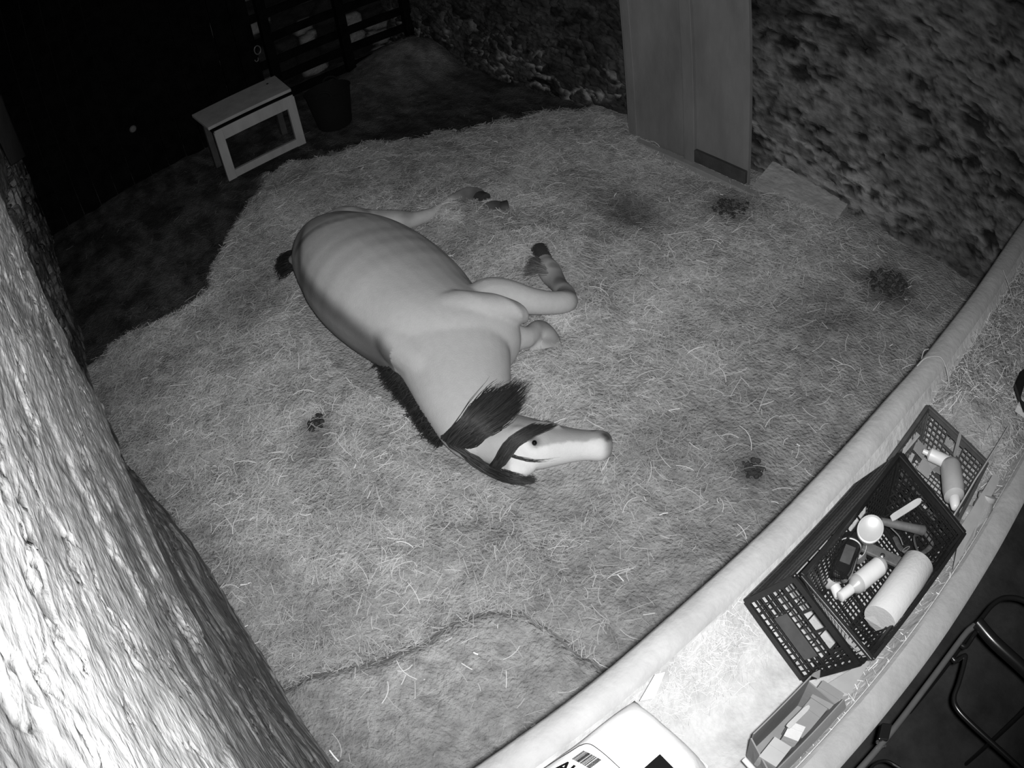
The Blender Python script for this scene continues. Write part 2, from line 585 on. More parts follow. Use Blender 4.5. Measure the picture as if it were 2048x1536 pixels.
# ------------------------------------------------------------------ right wall (rubble with the remains of plaster)
def wall_right():
    xs = np.arange(-.8, 9.0, .018)
    zs = np.arange(-.15, 3.0, .018)
    Xw, Zw = np.meshgrid(xs, zs, indexing='ij')
    wx = fbm(Xw * 2.6, Zw * 2.6, 81, 4) - .5
    wz = fbm(Xw * 2.6, Zw * 2.6, 83, 4) - .5
    f1, f2, idc = worley(Xw * 3.4 + wx * 3.0, Zw * 9.5 + wz * 4.0, 85)
    g1, g2, idd = worley(Xw * 7 + wx * 4.0, Zw * 18 + wz * 6.0, 86)
    fine = fbm(Xw * 14, Zw * 30, 89, 4) - .5
    med = fbm(Xw * 5, Zw * 10, 90, 4) - .5
    stone = sst(.04, .20, f2 - f1 + fine * .35)
    peb = sst(.05, .25, g2 - g1 + fine * .3)
    far = sst(3.6, 4.1, Xw)
    plaster = sst(.40, .60, fbm(Xw * 1.1, Zw * 2.0, 87, 4) + .35 * med + .06) * (1 - far * .95)
    pit = sst(.63, .70, fbm(Xw * 4.5 + wx * 2, Zw * 15 + wz * 4, 91, 4)) * (1 - far)
    Yw = -4.16 + stone * .03 * (1 - .7 * plaster) + peb * .010 + plaster * .015 + fine * .013 + med * .014 - pit * .03 + (fbm(Xw * .9, Zw * .9, 93) - .5) * .08
    lowb = sst(.75, .10, Zw + .5 * med)
    mort = .05 + .34 * lowb * far * sst(.38, .62, fbm(Xw * 4, Zw * 8, 95, 3)) + .05 * lowb * (1 - far) + .08 * med
    sc = .018 + .055 * idc + .05 * fine
    shd = (1 - stone) * mort + stone * sc * (.6 + .6 * peb)
    pc = .14 + .14 * med + .16 * fine - .05 * (1 - peb) - .04 * (1 - stone)
    shd = shd * (1 - plaster) + plaster * pc
    shd = shd * (1 - .8 * pit)
    # light streaks of fresh mortar in the courses by the sill
    q = sst(.70, .82, 1 - np.abs(fbm(Xw * 2.2, Zw * 8 - Xw * 2.0, 99, 4) - .5) * 4.0 + fine) * sst(.75, .3, Zw) * sst(1.2, 1.9, Xw) * (Xw < 2.9)
    shd = np.maximum(shd, .010) + .15 * q
    nx, ny = Xw.shape
    I = np.arange(nx * ny).reshape(nx, ny)
    Q = np.stack([I[:-1, :-1], I[1:, :-1], I[1:, 1:], I[:-1, 1:]], -1).reshape(-1, 4)
    o = npmesh('wall_right', np.stack([Xw, Yw, Zw], -1).reshape(-1, 3), Q, 'rubble', smooth=True, shade=np.clip(shd, .010, .7).ravel() * .85)
    meta(o, kind='structure')


wall_right()

# door in the right wall: two plywood leaves with battens, hung on the face of the wall
dy = -3.87
d1 = MB().box((3.285, dy - .02, 1.28), (1.17, .03, 2.5)).build('door_1', 'ply')
meta(d1, kind='structure')
b = MB()
b.box((3.80, dy, 1.28), (.075, .03, 2.5))
b.build('door_stile', 'ply', d1, bevel=.004)
b = MB()
b.box((3.22, dy + .006, 1.28), (.10, .045, 2.5))
b.build('meeting_stile', 'ply', d1, bevel=.004)
b = MB()
b.box((2.94, dy + .01, .10), (.47, .035, .10))
b.build('bottom_rail', 'dimwood', d1, bevel=.004)
ts = MB().hexa([(3.85, -3.86, -.04), (3.85, -3.80, -.04), (2.25, -3.79, -.04), (2.25, -3.85, -.04)],
               [(3.85, -3.86, .045), (3.85, -3.80, .04), (2.25, -3.79, .03), (2.25, -3.85, .035)]).build('threshold_board', 'board', bevel=.004)
meta(ts, 'long pale board on edge along the foot of the plywood doors', 'board')
ts = MB().hexa([(2.66, -4.14, -.04), (2.66, -3.88, -.04), (2.0, -3.88, -.04), (2.0, -4.14, -.04)],
               [(2.66, -4.14, .16), (2.66, -3.88, .05), (2.0, -3.88, -.01), (2.0, -4.14, .10)]).build('trim_1', 'limewash')
a = ts.data.attributes.new('shade', 'FLOAT', 'POINT')
a.data.foreach_set('value', [.3] * len(ts.data.vertices))
meta(ts, kind='structure')

# ------------------------------------------------------------------ back: dark boarded wall on the left, open rails on the right
bw = MB()
for i in range(14):
    y = .55 - i * .21
    bw.box((7.42 + .006 * (i % 3), y, 1.45), (.03, .2, 3.1))
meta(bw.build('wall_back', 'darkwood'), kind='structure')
xs = np.arange(-4.4, -2.0, .03)
zs = np.arange(-.1, 3.0, .03)
Yb, Zb = np.meshgrid(xs, zs, indexing='ij')
f1, f2, idc = worley(Yb * 3.4, Zb * 5.5, 105)
sto = sst(.06, .25, f2 - f1)
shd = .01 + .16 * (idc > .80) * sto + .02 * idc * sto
nx, ny = Yb.shape
I = np.arange(nx * ny).reshape(nx, ny)
Q = np.stack([I[:-1, :-1], I[:-1, 1:], I[1:, 1:], I[1:, :-1]], -1).reshape(-1, 4)
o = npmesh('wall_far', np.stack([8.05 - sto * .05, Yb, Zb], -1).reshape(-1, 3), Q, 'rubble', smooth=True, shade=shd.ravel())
meta(o, kind='structure')
rf = empty('rail_fence', (7.45, -3.2, 0), 'dark timber rail fence across the back right of the stable', 'fence')
for y, h in ((-2.42, 2.9), (-3.28, 2.9), (-4.08, 2.9)):
    MB().box((7.42, y, h / 2), (.09, .10, h)).build('post', 'darkwood', rf, bevel=.006)
for z in (.08, .30, .52, .80, 1.1):
    MB().bar((7.48, -2.3, z), (7.48, -4.14, z + .02), .03, .10).build('rail', 'darkwood', rf, bevel=.004)
# iron ring hanging on the first post
hk = empty('tether_ring', (7.36, -2.28, .72), 'small iron tether ring and hook hanging above the wooden stand', 'ring')
c = atx(515, 100, 7.39)
MB().tube([c + Vector((0, math.cos(t) * .035, math.sin(t) * .05)) for t in np.linspace(0, 2 * math.pi, 20)], .007, 6).build('ring', 'tubegrey', hk, True)
c2 = atx(513, 118, 7.39)
MB().tube([c2 + Vector((0, math.cos(t) * .02, math.sin(t) * .03)) for t in np.linspace(math.pi * .9, 2 * math.pi, 12)], .006, 6).build('hook', 'tubegrey', hk, True)
c = atx(266, 258, 7.38)
kn = empty('wall_knob', c, 'small round knob on the black boards at the back left', 'knob')
MB().lathe([(0, .035), (.02, .04), (.035, .03), (.036, .012)], c + Vector((.02, 0, 0)), (-1, 0, 0), 18).build('knob', 'tubegrey', kn, True)
MB().lathe([(0, .05), (.01, .05)], c + Vector((.03, 0, 0)), (-1, 0, 0), 18).build('plate', 'darkwood', kn, True)
# board leaning high on the left wall at the far end
pb = MB().hexa([aty(22, 330, .30), aty(50, 312, .30), aty(52, 312, .33), aty(24, 330, .33)],
               [aty(-40, 195, .26), aty(0, 190, .26), aty(2, 190, .29), aty(-38, 195, .29)]).build('hanging_board', 'dimwood')
meta(pb, 'dim grey board on the left wall at the far left edge', 'board')


# ------------------------------------------------------------------ wooden stand
def stand():
    fx, y0, y1, zt = 6.20, -1.33, -2.12, .50
    dx = .42
    o = empty('wooden_stand', (fx + dx / 2, (y0 + y1) / 2, 0), 'low wooden stand with a framed front and broad top board', 'stand')
    th = .04
    MB().box((fx, (y0 + y1) / 2, zt - .05), (th, y0 - y1, .12)).build('top_rail', 'standw', o, bevel=.004)
    MB().box((fx, (y0 + y1) / 2, .03), (th, y0 - y1, .075)).build('bottom_rail', 'standw', o, bevel=.004)
    for y in (y0 - .035, y1 + .035):
        MB().box((fx - .004, y, .24), (th, .085, .5)).build('leg', 'standw', o, bevel=.004)
        MB().box((fx + dx, y, .27), (.06, .06, .54)).build('leg', 'dimwood', o, bevel=.004)  # back legs coloured darker to stand for the shade under the board
    a, b_, c, d = atx(405, 243, fx + .05), atx(590, 176, fx + .05), atx(540, 160, fx + .5), atx(388, 240, fx + .5)
    for v, z in ((a, .56), (b_, .56), (c, .66), (d, .66)): v.z = z
    a, b_, c, d = Vector((fx + .05, y0 + .03, .55)), Vector((fx + .05, y1 - .02, .55)), Vector((fx + .5, y1 - .05, .60)), Vector((fx + .5, y0 + .05, .60))
    MB().hexa([a - Vector((0, 0, .03)), b_ - Vector((0, 0, .03)), c - Vector((0, 0, .03)), d - Vector((0, 0, .03))], [a, b_, c, d]).build('top_board', 'standw', o, bevel=.003)
    MB().box((fx + .012, (y0 + y1) / 2, .518), (.05, y0 - y1 + .04, .015)).build('shadow_gap', 'darkwood', o)  # dark strip added to paint the shadow gap below the top board
    MB().lathe([(0, .012), (.004, .012)], (fx + .38, y1 + .08, .587), (0, 0, 1), 12).build('knot', 'ink', o)


stand()


# ------------------------------------------------------------------ black rubber tub
def tub():
    c = Vector((6.30, -2.50, -.02))
    o = empty('rubber_tub', c, 'black rubber feed tub with two handles beside the wooden stand', 'tub')
    prof = [(0, .15), (.02, .165), (.2, .19), (.38, .215), (.395, .225), (.40, .218), (.38, .205), (.2, .178), (.03, .15)]
    MB().lathe(prof, c, (0, 0, 1), 36).build('body', 'rubber', o, True)
    for a in (-.6, 2.54):
        u = Vector((math.cos(a), math.sin(a), 0))
        v = Vector((-u.y, u.x, 0))
        pts = [c + u * .215 + v * .07 * math.cos(t) + Vector((0, 0, .39 + .055 * math.sin(t))) for t in np.linspace(0, math.pi, 12)]
        MB().tube(pts, .012, 8).build('handle', 'rubber', o, True)


tub()
# ------------------------------------------------------------------ the horse
def ring(c, A, B, n=28, sq=1.):
    V = []
    for k in range(n):
        t = 2 * math.pi * k / n
        V.append(c + A * math.copysign(abs(math.cos(t)) ** sq, math.cos(t)) + B * math.copysign(abs(math.sin(t)) ** sq, math.sin(t)))
    return V


def loft(mb, rings):
    n = len(rings[0])
    V = [v for r in rings for v in r]
    F = []
    for i in range(len(rings) - 1):
        for k in range(n):
            F.append([i * n + k, i * n + (k + 1) % n, (i + 1) * n + (k + 1) % n, (i + 1) * n + k])
    F.append(list(range(n))[::-1])
    F.append([(len(rings) - 1) * n + k for k in range(n)])
    mb.add(V, F)


def interp_rows(rows, k=4):
    """Catmull-Rom over parameter rows"""
    rows = [np.array(r, float) for r in rows]
    Q = [2 * rows[0] - rows[1]] + rows + [2 * rows[-1] - rows[-2]]
    out = []
    for i in range(1, len(Q) - 2):
        for j in range(k):
            t = j / k
            a, b_, c, d = Q[i - 1:i + 3]
            out.append(.5 * (2 * b_ + (c - a) * t + (2 * a - 5 * b_ + 4 * c - d) * t * t + (3 * b_ - a - 3 * c + d) * t ** 3))
    out.append(rows[-1])
    return out


HEAD0 = Vector((2.06, -1.045, .17))
HEAD1 = Vector((1.682, -1.49, .09))
HT = (HEAD1 - HEAD0).normalized()
al = math.radians(32)
hd0 = Vector((-.77, .64, 0))
HD = (hd0 * math.cos(al) + Vector((0, 0, 1)) * math.sin(al))
HD = (HD - HT * HD.dot(HT)).normalized()        # from jaw to forehead
HL = HT.cross(HD).normalized()
if HL.z < 0: HL = -HL                           # the upper (visible) cheek


def horse():
    mb = MB()
    # trunk: x, y, z, half depth (spine to belly), half thickness, roll
    rows = [(4.13, -1.38, .20, .06, .06, 20), (4.09, -1.37, .22, .17, .14, 20), (3.99, -1.35, .24, .255, .20, 21), (3.84, -1.34, .26, .325, .24, 22),
            (3.66, -1.345, .28, .385, .265, 24), (3.46, -1.34, .28, .435, .275, 25), (3.25, -1.32, .28, .45, .285, 25),
            (3.04, -1.31, .275, .43, .28, 25), (2.86, -1.305, .265, .385, .265, 24), (2.70, -1.315, .26, .345, .25, 22),
            (2.57, -1.35, .25, .30, .235, 18), (2.46, -1.40, .24, .24, .20, 12), (2.39, -1.44, .22, .15, .13, 10), (2.36, -1.46, .21, .05, .05, 10)]
    rr = []
    for r in interp_rows(rows, 3):
        ph = math.radians(r[5])
        rr.append(ring(Vector(r[:3]), Vector((0, math.cos(ph), math.sin(ph))) * max(r[3], .02), Vector((0, -math.sin(ph), math.cos(ph))) * max(r[4], .02), 32, .92))
    loft(mb, rr)
    # withers ridge and croup
    loft(mb, [ring(Vector(c), Vector((0, .8, .5)) * a, Vector((0, -.4, .8)) * b_, 16) for c, a, b_ in
              [((3.0, -1.12, .38), .10, .08), ((2.84, -1.11, .37), .14, .12), ((2.66, -1.10, .34), .14, .13), ((2.48, -1.12, .30), .13, .12), ((2.36, -1.12, .27), .1, .1)]])
    # shoulder blade and point of the shoulder (the upper side)
    loft(mb, [ring(Vector(c), Vector((a, a * .3, 0)), Vector((0, 0, b_)), 18) for c, a, b_ in
              [((2.72, -1.18, .42), .09, .06), ((2.66, -1.30, .43), .13, .085), ((2.58, -1.45, .41), .14, .09), ((2.50, -1.58, .36), .12, .09), ((2.47, -1.66, .31), .07, .07)]])
    # neck
    nrows = [(2.66, -1.29, .255, .30, .22), (2.52, -1.27, .25, .285, .20), (2.40, -1.22, .235, .255, .17), (2.28, -1.165, .215, .22, .15),
             (2.17, -1.12, .195, .185, .13), (2.07, -1.09, .175, .15, .115), (1.99, -1.08, .16, .11, .09)]
    nr = interp_rows(nrows, 3)
    rr = []
    for i, r in enumerate(nr):
        t = Vector(nr[min(i + 1, len(nr) - 1)][:3] - nr[max(i - 1, 0)][:3]).normalized()
        A = Vector((.30, .93, .12))
        A = (A - t * A.dot(t)).normalized()
        B = t.cross(A).normalized()
        rr.append(ring(Vector(r[:3]), A * r[3], B * r[4], 28, .95))
    loft(mb, rr)
    # head
    hr = [(-.05, -.02, .05, .05), (0, -.01, .095, .075), (.06, -.015, .125, .095), (.12, -.02, .150, .115), (.18, -.018, .155, .122), (.24, -.006, .155, .114),
          (.31, .000, .142, .098), (.38, -.002, .118, .082), (.45, -.006, .095, .068), (.51, -.006, .080, .062), (.555, -.006, .080, .064), (.59, -.010, .070, .058), (.612, -.012, .045, .04)]
    rr = []
    for s, off, dh, wh in interp_rows(hr, 3):
        c = HEAD0 + HT * s + HD * off
        rr.append(ring(c, HD * max(dh, .01), HL * max(wh, .01), 26, .88))
    loft(mb, rr)
    # brow ridges over both eyes, and cheek disc
    for sd, k, dd in ((1, 1, .085), (-1, 1.5, .115)):
        c = HEAD0 + HT * .19 + HD * dd + HL * .07 * sd
        loft(mb, [ring(c + HT * d * k, HD * q * k, HL * q * k, 12) for d, q in ((-.05, .012), (-.025, .032), (.0, .04), (.03, .034), (.055, .012))])
    # facial crest and jaw disc
    c = HEAD0 + HT * .27 + HD * .012 + HL * .092
    loft(mb, [ring(c + HT * d, HD * q, HL * q, 12) for d, q in ((-.07, .012), (-.04, .020), (.0, .021), (.05, .019), (.11, .010))])
    c = HEAD0 + HT * .13 - HD * .075 + HL * .075
    loft(mb, [ring(c + HT * d, HD * q, HL * q * .7, 16) for d, q in ((-.075, .02), (-.04, .062), (.0, .075), (.04, .064), (.08, .02))])
    # chin and lower lip
    c = HEAD0 + HT * .565 - HD * .06
    loft(mb, [ring(c + HT * d, HD * q * .7, HL * q, 12) for d, q in ((-.05, .015), (-.015, .036), (.01, .038), (.034, .02))])
    # nostril rim and lips
    c = HEAD0 + HT * .565 + HD * .025 + HL * .035
    loft(mb, [ring(c + HT * d, HD * q, HL * q, 12) for d, q in ((-.04, .01), (-.015, .028), (.01, .032), (.03, .02))])
    # ears laid back
    for base, tip, q in ((HEAD0 + HT * .05 + HD * .06 + HL * .055, at(925, 897, .17), .032), (HEAD0 + HT * .03 + HD * .03 + HL * .085, at(962, 868, .22), .032)):
        ax = (tip - base)
        s1 = ax.normalized().cross(Vector((0, 0, 1))).normalized()
        s2 = ax.normalized().cross(s1)
        loft(mb, [ring(base + ax * t, s1 * q * k, s2 * q * k * .5, 12) for t, k in ((-.25, .7), (0, 1), (.3, 1.15), (.6, .85), (.85, .45), (1, .15))])
    # upper foreleg: forearm to the bent knee, cannon folded back to the fetlock and hoof
    def leg(pts, rad, n=14, k=4, flat=1.):
        rw = interp_rows([list(p) + [r] for p, r in zip(pts, rad)], k)
        mb.tube([Vector(r[:3]) for r in rw], [max(r[3], .012) for r in rw], n, flat)
    knee = at(1128, 604, .20)
    leg([(2.62, -1.48, .28), (2.66, -1.59, .325), at(1010, 592, .32), at(1060, 602, .28), at(1100, 606, .235), knee, at(1142, 601, .17)],
        [.09, .105, .094, .074, .062, .058, .048])
    leg([knee, at(1132, 590, .14), at(1119, 572, .12), at(1105, 552, .10), at(1098, 540, .09), at(1092, 528, .08), at(1087, 518, .07)],
        [.058, .055, .050, .066, .068, .054, .048])
    # lower foreleg, half sunk in the straw
    leg([(2.55, -1.58, .16), (2.50, -1.70, .10), at(1078, 655, .05), at(1100, 672, .03), at(1112, 690, .01)], [.09, .06, .045, .042, .036])
    leg([at(1060, 690, .02), at(1090, 694, .01), at(1125, 697, .0)], [.04, .042, .04])
    # upper hind leg: thigh, gaskin, hock, cannon, hoof
    leg([(4.0, -1.42, .26), (4.05, -1.52, .24), at(735, 446, .16), at(790, 441, .12), at(812, 441, .10), at(835, 437, .08), at(862, 428, .06)],
        [.16, .14, .10, .078, .07, .054, .046])
    leg([at(862, 428, .06), at(888, 412, .055), at(912, 397, .06), at(935, 388, .06), at(955, 390, .05), at(966, 397, .04)], [.042, .04, .044, .05, .05, .04])
    # lower hind hoof showing out of the straw
    leg([(3.75, -1.70, .02), (3.75, -2.0, -.05), at(960, 430, .0), at(985, 416, .03), at(1008, 416, .02)], [.05, .045, .04, .052, .045])
    # dock
    leg([(4.0, -1.20, .33), at(600, 515, .30), at(586, 520, .24)], [.07, .05, .04])

    tmp = mb.build('tmp', None)
    md = tmp.modifiers.new('r', 'REMESH')
    md.mode = 'VOXEL'
    md.voxel_size = .0105
    md2 = tmp.modifiers.new('s', 'SMOOTH')
    md2.factor = .5
    md2.iterations = 9
    dg = bpy.context.evaluated_depsgraph_get()
    me = bpy.data.meshes.new_from_object(tmp.evaluated_get(dg))
    bpy.data.objects.remove(tmp)
    me.name = 'horse'
    n = len(me.vertices)
    co = np.zeros(n * 3, np.float32)
    me.vertices.foreach_get('co', co)
    co = co.reshape(-1, 3)
    nr = np.zeros(n * 3, np.float32)
    me.vertices.foreach_get('normal', nr)
    nr = nr.reshape(-1, 3)
    x, y, z = co.T
    # soft muscle and rib relief
    d = .0012 * np.sin(x * 42 + y * 9) * np.exp(-((x - 3.2) / .3) ** 2) * sst(.3, .45, z)
    d = d + .010 * (fbm(x * 4, y * 4, 201, 2) - .5)
    co += nr * d[:, None].astype(np.float32)
    me.vertices.foreach_set('co', co.ravel())
    # coat colours, with some shade painted in
    shd = np.full(n, .50)
    shd = shd * (1 + .12 * (fbm(x * 3, y * 3, 205, 3) - .5))
    # dorsal stripe
    sx = np.array([4.15, 3.68, 3.45, 3.05, 2.85, 2.66, 2.55])
    # stripe follows the top of the spine side
    bvh = BVHTree.FromPolygons([tuple(c) for c in co.tolist()], [tuple(p.vertices) for p in me.polygons])
    eye0 = Vector((0, 0, H))

    def on(px, py, lift=.0, zf=.08):
        d_ = Vector(ray(px, py)).normalized()
        h_ = bvh.ray_cast(eye0, d_)
        if h_[0] is None: return at(px, py, zf)
        return h_[0] - d_ * lift
    sp = sorted([(q.x, q.y) for q in (on(*p) for p in ((600, 548), (610, 565), (630, 590), (660, 620), (700, 653), (735, 684), (758, 708)))])
    ysp = np.interp(x, [q[0] for q in sp], [q[1] for q in sp])
    ptail = on(600, 520)
    ysp = np.where(x > sp[-1][0], np.interp(x, [sp[-1][0], 4.1], [sp[-1][1], -1.3]), ysp)
    dist = np.abs(y - ysp)
    side = (y > ysp)
    trunk = (x > 2.6)
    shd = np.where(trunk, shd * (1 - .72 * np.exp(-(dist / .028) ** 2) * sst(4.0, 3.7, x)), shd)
    shd = np.where(trunk & side, shd * (1 - .30 * sst(0, .03, y - ysp) * sst(4.0, 3.7, x)), shd)  # side of the back turned away: shading painted into the coat
    # black points: legs
    def dark(p, r, k):
        nonlocal shd
        dd = np.linalg.norm(co - np.array(p), axis=1)
        shd = shd * (1 - k * np.exp(-(dd / r) ** 4))
    for px, py, zz, r, k in ((1145, 600, .17, .07, .55), (1128, 565, .12, .10, .5), (1108, 525, .09, .06, .3), (1075, 505, .07, .07, .5),
                             (960, 392, .05, .09, .6), (925, 392, .06, .07, .3), (990, 416, .03, .12, .7), (1120, 690, .0, .1, .5), (1085, 650, .04, .07, .3)):
        dark(at(px, py, zz), r, k)
    for q, r_, k_ in (((1120, 560), .045, .5), ((1108, 530), .035, .45), ((1130, 580), .04, .4), ((1218, 880), .022, .5), ((1226, 892), .024, .5), ((1186, 861), .016, .6), ((1178, 857), .014, .4), ((1090, 648), .05, .4)): dark(on(*q, 0, .05), r_, k_)
    for q in ((958, 392), (940, 386), (920, 392), (990, 416), (1006, 415)): dark(on(*q, 0, .05), .06, .5)
    dark(at(808, 441, .12), .05, .35)
    # black hair running down the back of the thighs on to the hind leg
    bp = [on(px, py, 0, .15) for px, py in ((592, 500), (604, 482), (620, 465), (645, 450), (680, 439), (720, 431), (760, 427), (800, 427), (835, 431))]
    for k in range(len(bp) - 1):
        for f in (0, .5):
            dark(bp[k].lerp(bp[k + 1], f), .040, .30)
    wh = lambda p, r: np.exp(-(np.linalg.norm(co - np.array(p), axis=1) / r) ** 4)
    for px, py, zz, r in ((785, 445, .13, .07), (1085, 548, .09, .05), (1088, 520, .085, .04), (870, 425, .06, .08), (1064, 692, .03, .05)):
        k = wh(at(px, py, zz), r)
        shd = shd * (1 - k * .6) + .6 * k * .5
    # underside of the croup, dark shading of the thigh edge stripe
    # head markings in head coordinates
    rel = co - np.array(HEAD0)
    s = rel @ np.array(HT)
    u = rel @ np.array(HD)
    v = rel @ np.array(HL)
    hm = (s > .02) & (s < .66) & (np.abs(u) < .2) & (np.abs(v) < .16)
    def sv_(px, py):
        r_ = on(px, py) - HEAD0
        return (r_.dot(HT), r_.dot(HL))
    poly = [sv_(*p) for p in ((1020, 905), (1036, 888), (1050, 878), (1064, 884), (1072, 896), (1084, 893), (1104, 888), (1135, 884), (1172, 884), (1200, 876), (1216, 884),
                              (1219, 905), (1180, 919), (1150, 925), (1108, 936), (1084, 946), (1066, 955), (1040, 950), (1016, 935))]
    # the blaze also runs over the far side of the nose, out of this view
    inside = np.zeros(n, bool)
    wob = (fbm(s * 60, v * 60, 211, 2) - .5) * .012
    vv = v + wob
    top = [p for p in poly[:11]]
    ps, pv = np.array([p[0] for p in top]), np.array([p[1] for p in top])
    od = np.argsort(ps)
    vtop = np.interp(s, ps[od], pv[od])
    bl = sst(.008, -.006, vv - vtop) * sst(ps.min() - .01, ps.min() + .01, s) * sst(-.075, -.035, u) * sst(-.12, -.07, v)
    shd = np.where(hm, shd * .85 * (1 - bl) + bl * .74, shd)
    mz = sst(.56, .60, s) * hm
    shd = shd * (1 - .45 * mz)
    jaw = hm * sst(-.04, -.11, u) * sst(.02, .1, s)
    shd = shd * (1 - .35 * jaw)
    ns = hm * np.exp(-(((s - .575) / .022) ** 2 + ((u - .035) / .02) ** 2)) * (v > 0)
    shd = shd * (1 - .85 * ns)
    ep = on(1069, 884)
    eyp = np.exp(-(np.linalg.norm(co - np.array(ep), axis=1) / .026) ** 3)
    ep2 = on(1062, 877)
    eyp = np.maximum(eyp, np.exp(-(np.linalg.norm(co - np.array(ep2), axis=1) / .02) ** 3))
    shd = shd * (1 - .6 * eyp)  # eyelid shadow painted into the coat round the eye
    a = me.attributes.new('shade', 'FLOAT', 'POINT')
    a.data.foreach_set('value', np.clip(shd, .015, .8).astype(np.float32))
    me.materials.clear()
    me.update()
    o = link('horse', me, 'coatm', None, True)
    meta(o, 'pale-coated horse with white blaze and black mane lying asleep on the straw', 'horse')
    # eye
    ec = ep - (ep - Vector((0, 0, H))).normalized() * .002 - HL * .004
    MB().lathe([(-.012, .002), (-.010, .007), (-.005, .0105), (0, .012), (.005, .0105), (.010, .007), (.012, .002)], ec, HL, 16).build('eye', 'eye', o, True)

    # hair: bundles of fine tapered strands between guide curves
    def hair(name, guides, n, r=.0018, jit=.012, seg=7, shade=.02):
        V, Q, SH = [], [], []
        G = [[Vector(p) for p in curve_pts(g, 4)] for g in guides]
        m_ = min(len(g) for g in G)
        G = [[g[round(i * (len(g) - 1) / (seg * 1.))] for i in range(seg + 1)] for g in G]
        for j in range(n):
            f = random.random() * (len(G) - 1)
            i0 = min(int(f), len(G) - 2) if len(G) > 1 else 0
            t = f - i0
            ln = random.uniform(.72, 1.05)
            jv = Vector((random.gauss(0, 1), random.gauss(0, 1), random.gauss(0, .6))) * jit
            jv2 = Vector((random.gauss(0, 1), random.gauss(0, 1), random.gauss(0, .6))) * jit * .7
            rr = r * random.uniform(.6, 1.5)
            base = len(V)
            sv = random.uniform(.6, 2.2) * shade
            pts = []
            for i in range(seg + 1):
                q = i / seg * ln * seg
                k = min(int(q), seg - 1)
                fr = q - k
                pa = G[i0][k].lerp(G[i0][min(k + 1, seg)], min(fr, 1)) if k + 1 <= seg else G[i0][seg]
                if len(G) > 1:
                    pb_ = G[i0 + 1][k].lerp(G[i0 + 1][min(k + 1, seg)], min(fr, 1))
                    pa = pa.lerp(pb_, t)
                pts.append(pa + jv * (.35 + i / seg) + jv2 * math.sin(i * 1.3))
            for i, p in enumerate(pts):
                tn = (pts[min(i + 1, seg)] - pts[max(i - 1, 0)])
                if tn.length < 1e-6: tn = Vector((1, 0, 0))
                tn.normalize()
                s1 = tn.cross(Vector((.1, .2, 1))).normalized()
                s2 = tn.cross(s1)
                w_ = rr * (1 - .85 * (i / seg) ** 1.5)
                for kk in range(4):
                    a_ = kk * math.pi / 2
                    V.append(p + s1 * math.cos(a_) * w_ + s2 * math.sin(a_) * w_)
                    SH.append(sv)
            for i in range(seg):
                for kk in range(4):
                    Q.append((base + i * 4 + kk, base + i * 4 + (kk + 1) % 4, base + (i + 1) * 4 + (kk + 1) % 4, base + (i + 1) * 4 + kk))
        return npmesh(name, np.array([tuple(v) for v in V]), Q, 'hair', o, True, np.array(SH))

    # short mane along the crest
    crest = [(758, 716, .24), (779, 756, .22), (800, 782, .21), (818, 800, .21), (844, 842, .19), (865, 866, .17), (885, 880, .16)]
    gs = []
    for i, (px, py, z) in enumerate(crest):
        b0 = at(px + 16, py - 14, z + .05)
        gs.append([b0, at(px + 4, py - 2, z + .01), at(px - 4, py + 6, z - .05), at(px - 10, py + 8, z - .11)])
    hair('mane', gs, 1500, .0026, .010)
    # long mane thrown over the neck towards the throat
    gs = [[at(886, 876, .24), at(925, 838, .33), at(955, 800, .35), at(985, 768, .33)],
          [at(896, 884, .24), at(940, 840, .34), at(985, 798, .34), at(1030, 766, .30)],
          [at(910, 888, .24), at(950, 852, .34), at(1000, 815, .34), at(1050, 762, .27)],
          [at(925, 893, .24), at(965, 862, .33), at(1010, 830, .32), at(1052, 790, .24)],
          [at(940, 895, .24), at(975, 870, .31), at(1008, 845, .29), at(1040, 815, .24)]]
    hair('thrown_mane', gs, 800, .0028, .010)
    # forelock lying across the brow
    k0 = lambda s_, u_, v_: HEAD0 + HT * s_ + HD * u_ + HL * v_
    gs = [[on(px, py, .012, .10) for px, py in g] for g in (
        ((976, 936), (988, 922), (1000, 902), (1016, 880), (1040, 862), (1068, 849), (1094, 842)),
        ((982, 940), (999, 926), (1012, 905), (1028, 886), (1052, 869), (1080, 856), (1106, 846)),
        ((990, 944), (1008, 930), (1022, 912), (1036, 892), (1058, 876), (1088, 862), (1116, 850)))]
    hair('forelock', gs, 620, .0024, .0035, 9)
    gs = [[on(px, py, .012, .11) for px, py in g] for g in (
        ((884, 872), (912, 896), (942, 920), (972, 942), (1008, 957), (1045, 964), (1070, 962)),
        ((892, 876), (926, 900), (956, 918), (985, 934), (1012, 942), (1036, 952), (1062, 956)))]
    hair('poll_mane', gs, 700, .0028, .007, 8)
    # hooves
    for (p0, p1, r0, r1) in ((at(1090, 524, .078), at(1080, 504, .055), .048, .062), (at(955, 391, .05), at(970, 400, .035), .044, .054), (at(1000, 416, .03), at(1014, 415, .02), .044, .052)):
        ax_ = p1 - p0
        MB().lathe([(-.01, r0 * .8), (0, r0), (ax_.length, r1), (ax_.length + .004, r1 * .8)], p0, ax_, 20).build('hoof', 'hoofm', o, True)
    # long feather round the folded fetlock
    gs = [[at(1100, 548, .15), at(1080, 545, .15), at(1062, 548, .11), at(1044, 556, .06)],
          [at(1098, 538, .15), at(1080, 530, .14), at(1064, 528, .10), at(1048, 532, .05)],
          [at(1096, 532, .14), at(1080, 520, .12), at(1066, 514, .08), at(1056, 512, .05)]]
    hair('feather', gs, 520, .0018, .008, 5, .13)
